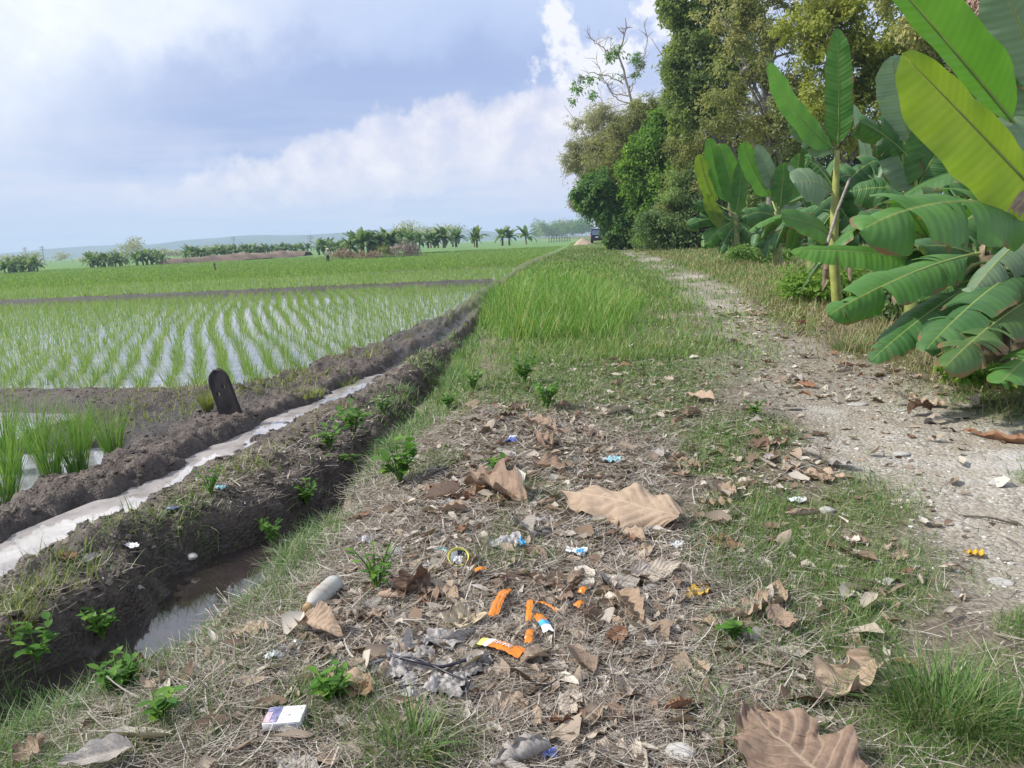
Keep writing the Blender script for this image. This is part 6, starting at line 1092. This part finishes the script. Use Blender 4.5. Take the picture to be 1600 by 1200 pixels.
wrapper_strip(768, 978, 790, 936, .026, 4, P_ORG, 'orange wrapper folded lengthways, above the lettered one', .012); wrapper_strip(776, 975, 798, 934, .014, 5, P_ORG, 'narrow orange strip alongside the folded orange wrapper', .016)
wrapper_strip(826, 985, 832, 955, .018, 6, P_ORG, 'upright orange twist above the blue tipped wrapper', .03); wrapper_strip(834, 955, 872, 970, .008, 7, P_ORG, 'thin orange thread like strip running right', .012)
wrapper_strip(838, 975, 858, 1002, .030, 8, P_ORG, 'orange wrapper with a blue and white end', .01, [(.55, .75, P_SKY), (.75, 1.01, P_PAPER)]); wrapper_strip(830, 1000, 826, 1020, .022, 9, P_ORG, 'small orange flap joined by a thread to the lettered wrapper', .012)
for i, (a, b, l) in enumerate([((908, 941), (914, 932), 'orange scrap at the top end of the dark stick'), ((900, 962), (912, 956), 'orange and white scrap left of the dark stick'), ((742, 905), (760, 902), 'small orange scrap above the folded orange wrapper')]): wrapper_strip(*a, *b, .022, 20 + i, P_ORG, l, .008)
# burnt heap with wires
for i, (px, py, w, l, rot) in enumerate([(640, 1025, .10, .13, 10), (690, 1010, .09, .12, -30), (620, 1055, .08, .12, 60), (660, 1065, .11, .16, 0), (725, 1060, .07, .10, 30), (700, 1085, .08, .10, -20), (655, 1090, .06, .09, 45), (745, 1040, .05, .08, 0)]):
    scrap('burnt_film', px, py, w, l, .022, P_ASH, ['topmost brittle sheet of the burnt grey heap', 'right upper sheet of the burnt grey heap', 'left sheet of the burnt grey heap', 'broad middle sheet of the burnt grey heap', 'right end scrap of the burnt grey heap', 'lower right scrap of the burnt grey heap', 'lower left scrap of the burnt grey heap', 'small outlying scrap of the burnt grey heap'][i], 'burnt scrap', 60 + i, rot, group='burnt grey heap', zl=.01 + .006 * (i % 3), edge=.3)
def wire(pts, r_, mat, label, name='wire', z=.035):
    Q = np.array([on_ground(a, b) + np.array([0, 0, z + .012 * (i % 2)]) for i, (a, b) in enumerate(pts)]); t = np.linspace(0, 1, len(Q)); t2 = np.linspace(0, 1, 24); S3 = np.stack([np.interp(t2, t, Q[:, c]) for c in range(3)], 1)
    for _ in range(3): S3[1:-1] = (S3[:-2] + S3[1:-1] * 2 + S3[2:]) / 4
    o3 = S3[0].copy(); tag(obj(name, MB().tube(S3 - o3, r_, 7).me(name, [mat]), None, o3), label, name.replace('_', ' '))
wire([(612, 1042), (650, 1058), (690, 1062), (730, 1056)], .0045, P_BLACK, 'black plastic strip across the burnt grey heap', 'strap'); wire([(598, 1046), (650, 1050), (700, 1070), (738, 1092), (722, 1108)], .0028, P_BLACK, 'thin dark wire curling off the burnt grey heap'); wire([(575, 1046), (612, 1040)], .0035, P_WHITE, 'short white straw pointing at the burnt grey heap', 'drinking_straw', .015)
wire([(885, 940), (930, 952), (970, 968), (1010, 1000)], .010, M_BARKD, 'dark brown stick lying slanted through the straw', 'stick', .012); wire([(1325, 905), (1352, 915), (1386, 920)], .004, M_BARKD, 'thin dark twig on the bare soil', 'twig', .006); wire([(1505, 808), (1545, 815), (1590, 822)], .004, M_BARKD, 'thin black twig on the gravel', 'twig', .006); wire([(1195, 1010), (1205, 1050), (1222, 1080)], .005, M_BARKP, 'pale twig left of the torn curled tan leaf', 'twig', .006)
wire([(640, 770), (680, 745), (700, 735)], .005, M_BARKD, 'brown stick near the green weeds', 'stick', .015); wire([(1080, 1140), (1110, 1165), (1130, 1180)], .006, M_BARKP, 'pale dry stalk left of the largest fan leaf', 'twig', .006)
# rubbish on the mud ridge
scrap('plastic_bag', 192, 938, .10, .20, .03, P_GREY, 'limp grey plastic bag on the mud beside the ditch', 'plastic bag', 70, 70, zl=.02); scrap('plastic_scrap', 203, 858, .045, .13, .014, P_WHITE, 'curved white plastic shard on the mud ridge', 'plastic scrap', 71, -40, zl=.02, roll=1.2); scrap('blue_wrapper', 270, 800, .035, .06, .012, P_BLUE, 'small blue and white scrap on the mud ridge', 'wrapper', 72, 30, zl=.02, parts=[('white_fold', .02, .02, P_WHITE, (-.02, -.01, .01), 73)])
scrap('plastic_scrap', 345, 768, .05, .06, .02, P_CYAN, 'faint greenish scrap in the weeds by the ditch', 'plastic scrap', 74, 0, zl=.02)
put_leaf(mesh('dry_leaf', *dry_leaf(.75, .3, .6, .06, 970, 24, 8)[:2], [DM['rust brown']], uv=dry_leaf(.75, .3, .6, .06, 970, 24, 8)[2]), 'rust brown', on_ground(92, 880), on_ground(130, 866), .3, .02, 'round rust brown leaf on the channel bank', sc_=.12); put_leaf(fmesh[2][1], 'grey', on_ground(135, 885), on_ground(165, 868), .2, .02, 'grey leaf beside the rust brown leaf on the channel bank', sc_=.14)
# stones
def stone(px, py, s, mat, label, seed, flat_=.6, name='stone'):
    bm = bmesh.new(); bmesh.ops.create_icosphere(bm, subdivisions=3, radius=1); V = np.array([v.co[:] for v in bm.verts]); F = np.array([[v.index for v in f.verts] for f in bm.faces]); bm.free()
    g = np.random.default_rng(seed); V = V * (1 + .22 * vn3(V * 1.3 + seed, seed) + .08 * vn3(V * 3.5 + seed, seed))[:, None] * [g.uniform(.9, 1.3), g.uniform(.8, 1), flat_] * s
    p = on_ground(px, py); tag(obj(name, mesh(name, V, F, [mat]), None, p + np.array([0, 0, s * flat_ * .5])), label, 'stone')
M_ST = flat('limestone', (.52, .51, .48), .9, 0, .3, 30, .5); M_STW = flat('white_stone', (.42, .41, .39), .9, 0, .2, 40, .4); M_STD = flat('dark_stone', (.06, .055, .055), .9, 0, .3, 40)
stone(1064, 1182, .030, M_ST, 'round grey stone at the bottom edge between the cream and fan leaves', 1); stone(1292, 800, .034, M_STW, 'oval white stone at the edge of the gravel', 2, .4); stone(1373, 880, .016, M_STW, 'small white stone on thin grass near the bright yellow leaf', 3); stone(1452, 662, .028, M_STD, 'dark angular stone on the gravel', 4, .8); stone(1408, 711, .035, M_STW, 'bright white stone in the middle of the gravel', 5, .35); stone(1016, 1012, .022, M_ST, 'pale lump lying near the dark stick end', 6, .6); stone(1565, 910, .032, M_STW, 'chalky white slab set in the gravel at the right edge', 7, .15); stone(1390, 912, .025, M_STW, 'flat white stone touching the thin dark twig', 8, .4); stone(1340, 625 + 8, .05, M_STW, 'white slab half sunk in the track', 9, .2); stone(1150, 458, .07, M_STW, 'chalky stone at the bend of the track', 10, .2); stone(300, 872, .03, M_ST, 'grey stone half in the ditch', 11, .6); stone(1560, 757, .04, M_STW, 'white stone cluster piece at the right gravel edge', 12, .4)
stone(310, 828, .012, M_STW, 'tiny white pebble on the mud ridge', 13); stone(322, 835, .010, M_STW, 'second tiny white pebble lower on the mud ridge', 14)
# dark stake with two holes
p0 = on_ground(358, 640); p0 = at(358, 640, -.33); nu, nv = 27, 15
u = np.linspace(0, 1, nu); v = np.linspace(-1, 1, nv); A, B = np.meshgrid(u, v, indexing='ij'); hw_ = .098 * np.sqrt(np.clip(1 - np.clip((A - .72) / .285, 0, 1) ** 2, 0.0025, 1)) * (1 + .10 * (1 - A)); Vs = np.stack([B * hw_ + .006 * fbm(A * 5, B * 2, 3, 5), .012 * (1 - B ** 2) + .008 * fbm(A * 3, B * 2 + 4, 3, 6), A * .46 - .06], -1).reshape(-1, 3)
Fq = grid(nu, nv); keep = np.ones(len(Fq), bool)
for (iu, iv) in [(12, 3), (13, 3), (12, 4), (13, 4), (15, 8), (16, 8), (15, 9), (16, 9)]: keep[iu * (nv - 1) + iv] = False
st = obj('stake', mesh('stake', Vs, Fq[keep], [flat('black_plastic_old', (.022, .018, .021), .6, 0, .4, 18, .4)]), None, p0); st.rotation_euler = (R(-4), R(-17), R(-8)); md = st.modifiers.new('thick', 'SOLIDIFY'); md.thickness = .035; md.offset = 0; md2 = st.modifiers.new('bevel', 'BEVEL'); md2.width = .004; md2.segments = 2
tag(st, 'black round topped stake with two small holes leaning on the paddy bund', 'stake')
# ------------------------------------------------------------------ broadleaf weeds and tufts
def weed(px, py, h, n, lsz, seed, label, mat=None, group='broadleaf weeds on the verge'):
    p = on_ground(px, py); root = empty('weed', p, label, 'weed', group); g = np.random.default_rng(seed); st_ = MB(); V = []; k = max(3, n // 6)
    for i in range(k):
        a = i * 2.4; tp = np.array([math.cos(a) * h * .4, math.sin(a) * h * .4, h * g.uniform(.6, 1)]); P = np.stack([np.zeros(3), tp * [.4, .4, .6], tp]); st_.tube(P, [.004, .003, .002], 5)
        for j in range(n // k):
            t = g.uniform(.35, 1); b = tp * [t ** 1.3, t ** 1.3, t]; az = g.uniform(0, 6.28); e = g.uniform(-.2, .6); d_ = np.array([math.cos(az) * math.cos(e), math.sin(az) * math.cos(e), math.sin(e)]); s_ = np.array([-math.sin(az), math.cos(az), 0]); l = lsz * g.uniform(.6, 1.2); w = l * .32; up = np.array([0, 0, l * .08])
            V.append(np.array([b, b + d_ * l * .3 + s_ * w * .8 + up, b + d_ * l * .65 + s_ * w * .75 + up, b + d_ * l, b + d_ * l * .65 - s_ * w * .75 + up, b + d_ * l * .3 - s_ * w * .8 + up, b + d_ * l * .35, b + d_ * l * .68]))
    V = np.concatenate(V); m = len(V) // 8; b8 = np.arange(m)[:, None] * 8; F = [np.concatenate([b8 + [6, 1, 2, 7], b8 + [7, 4, 5, 6][::1]]), np.concatenate([b8 + [0, 1, 6], b8 + [7, 2, 3], b8 + [7, 3, 4], b8 + [0, 6, 5]])]
    obj('leaves', mesh('leaves', V, F, [mat or G_WEED], smooth=True), root); obj('stem', st_.me('stem', [G_WEED]), root)
for i, (px, py, h, n, l, lab) in enumerate([(553, 680, .20, 40, .08, 'tall leafy weed at the ditch edge, farthest of the three by the ditch'), (515, 705, .16, 34, .06, 'smaller leafy weed overhanging the ditch'), (535, 750, .18, 44, .06, 'leafy weed on the ditch lip, nearest of the three by the ditch'), (625, 755, .17, 44, .06, 'bright leafy weed standing alone on the straw'), (775, 740, .08, 14, .045, 'small weed sprig left of the brown folded leaf'), (855, 640, .16, 50, .05, 'bushy green weed in front of the tall grass clump'), (820, 600, .18, 60, .05, 'wide green weed patch left of the bushy weed'), (590, 925, .14, 30, .03, 'thin upright weed above the grey banana leaf scrap'), (190, 1090, .09, 90, .03, 'fine leafed weed patch at the lower left'), (250, 1130, .06, 18, .04, 'round leafed weed at the lower left'), (520, 1100, .07, 60, .028, 'weed cushion under the curling tan leaf'), (1180, 650, .09, 20, .04, 'small weed on the green patch'), (330, 775, .14, 30, .035, 'pale weed hanging at the ridge side'), (600, 650, .16, 40, .05, 'dark leafy weed low in the ditch shadow'), (480, 790, .14, 50, .035, 'fine weed spilling over the ditch lip'), (425, 850, .12, 44, .035, 'fine weed on the lip above the dark ditch water'), (160, 1000, .14, 40, .04, 'straggling weed at the lower ditch edge'), (60, 1035, .14, 26, .05, 'weed at the ditch edge in the lower left corner'), (1145, 1005, .06, 14, .04, 'green sprig behind the boat shaped tan leaf'), (740, 610, .12, 40, .04, 'green weed on the lip left of the wide weed patch'), (700, 640, .10, 36, .04, 'low weed at the edge of the ditch shadow')]):
    weed(px, py, h * 1.35, int(n * 1.5), l * 1.25, 900 + i, lab, G_WEED2 if i in (13,) else None)
def tuft(px, py, n, Lh, spread, seed, label, mat=G_SHORT, w=.003, lean=.9, grp=None):
    p = on_ground(px, py); g = np.random.default_rng(seed); a = g.uniform(0, 6.28, n); r_ = spread * np.sqrt(g.random(n)); P = np.stack([r_ * np.cos(a), r_ * np.sin(a), np.full(n, -.005)], 1)
    V, F, t = blades(P, a + g.normal(0, .6, n), g.uniform(.5, 1.1, n) * Lh, w, g.uniform(.05, lean, n), g.uniform(.3, 1.3, n), 4); tag(obj('grass_tuft', mesh('grass_tuft', V, F, [mat]), None, p), label, 'grass tuft', grp)
GT = 'grass tufts'
tuft(1470, 1120, 520, .20, .10, 1, 'long green grass tuft at the lower right', G_SHORT, .0032, grp=GT); tuft(1575, 1150, 320, .16, .10, 2, 'grass tuft at the lower right corner', G_SHORT, .003, grp=GT); tuft(1545, 600, 500, .30, .25, 3, 'dark grass tuft under the large banana plant at the right edge', G_SHORT, .006, grp=GT); tuft(1350, 545, 400, .16, .30, 4, 'grass tuft between the drooping banana leaf tips', G_SHORT, .006, grp=GT); tuft(325, 640, 220, .24, .05, 5, 'yellow green grass tuft left of the black stake', G_BUND, .006, .4, grp=GT); tuft(530, 600, 260, .13, .22, 6, 'yellow green tuft on the bund right of the black stake', G_BUND, .006, grp=GT); tuft(475, 618, 260, .13, .22, 7, 'yellow green tuft nearest the black stake on the bund', G_BUND, .006, grp=GT); tuft(20, 985, 120, .16, .08, 8, 'yellow green tuft on the mud at the left edge', G_BUND, .004, .7, grp=GT); tuft(1220, 915, 150, .06, .08, 9, 'short bright tuft on the straw right of the yellow leaf', G_SHORT, .003, grp=GT); tuft(1320, 985, 260, .07, .14, 10, 'green tuft patch above the torn curled tan leaf', G_SHORT, .003, grp=GT); tuft(1020, 545, 200, .14, .16, 11, 'grass tuft at the right foot of the tall grass clump', G_DRY, .005, grp=GT); tuft(650, 1185, 70, .13, .06, 22, 'green grass tuft at the bottom edge left of the reddish scraps', G_SHORT, .004, grp=GT); tuft(640, 1180, 60, .16, .05, 12, 'dark blades at the bottom edge below the burnt grey heap', G_SHORT, .006, grp=GT); tuft(690, 600, 300, .14, .14, 13, 'green tuft over the ditch lip', G_SHORT, .005, grp=GT)
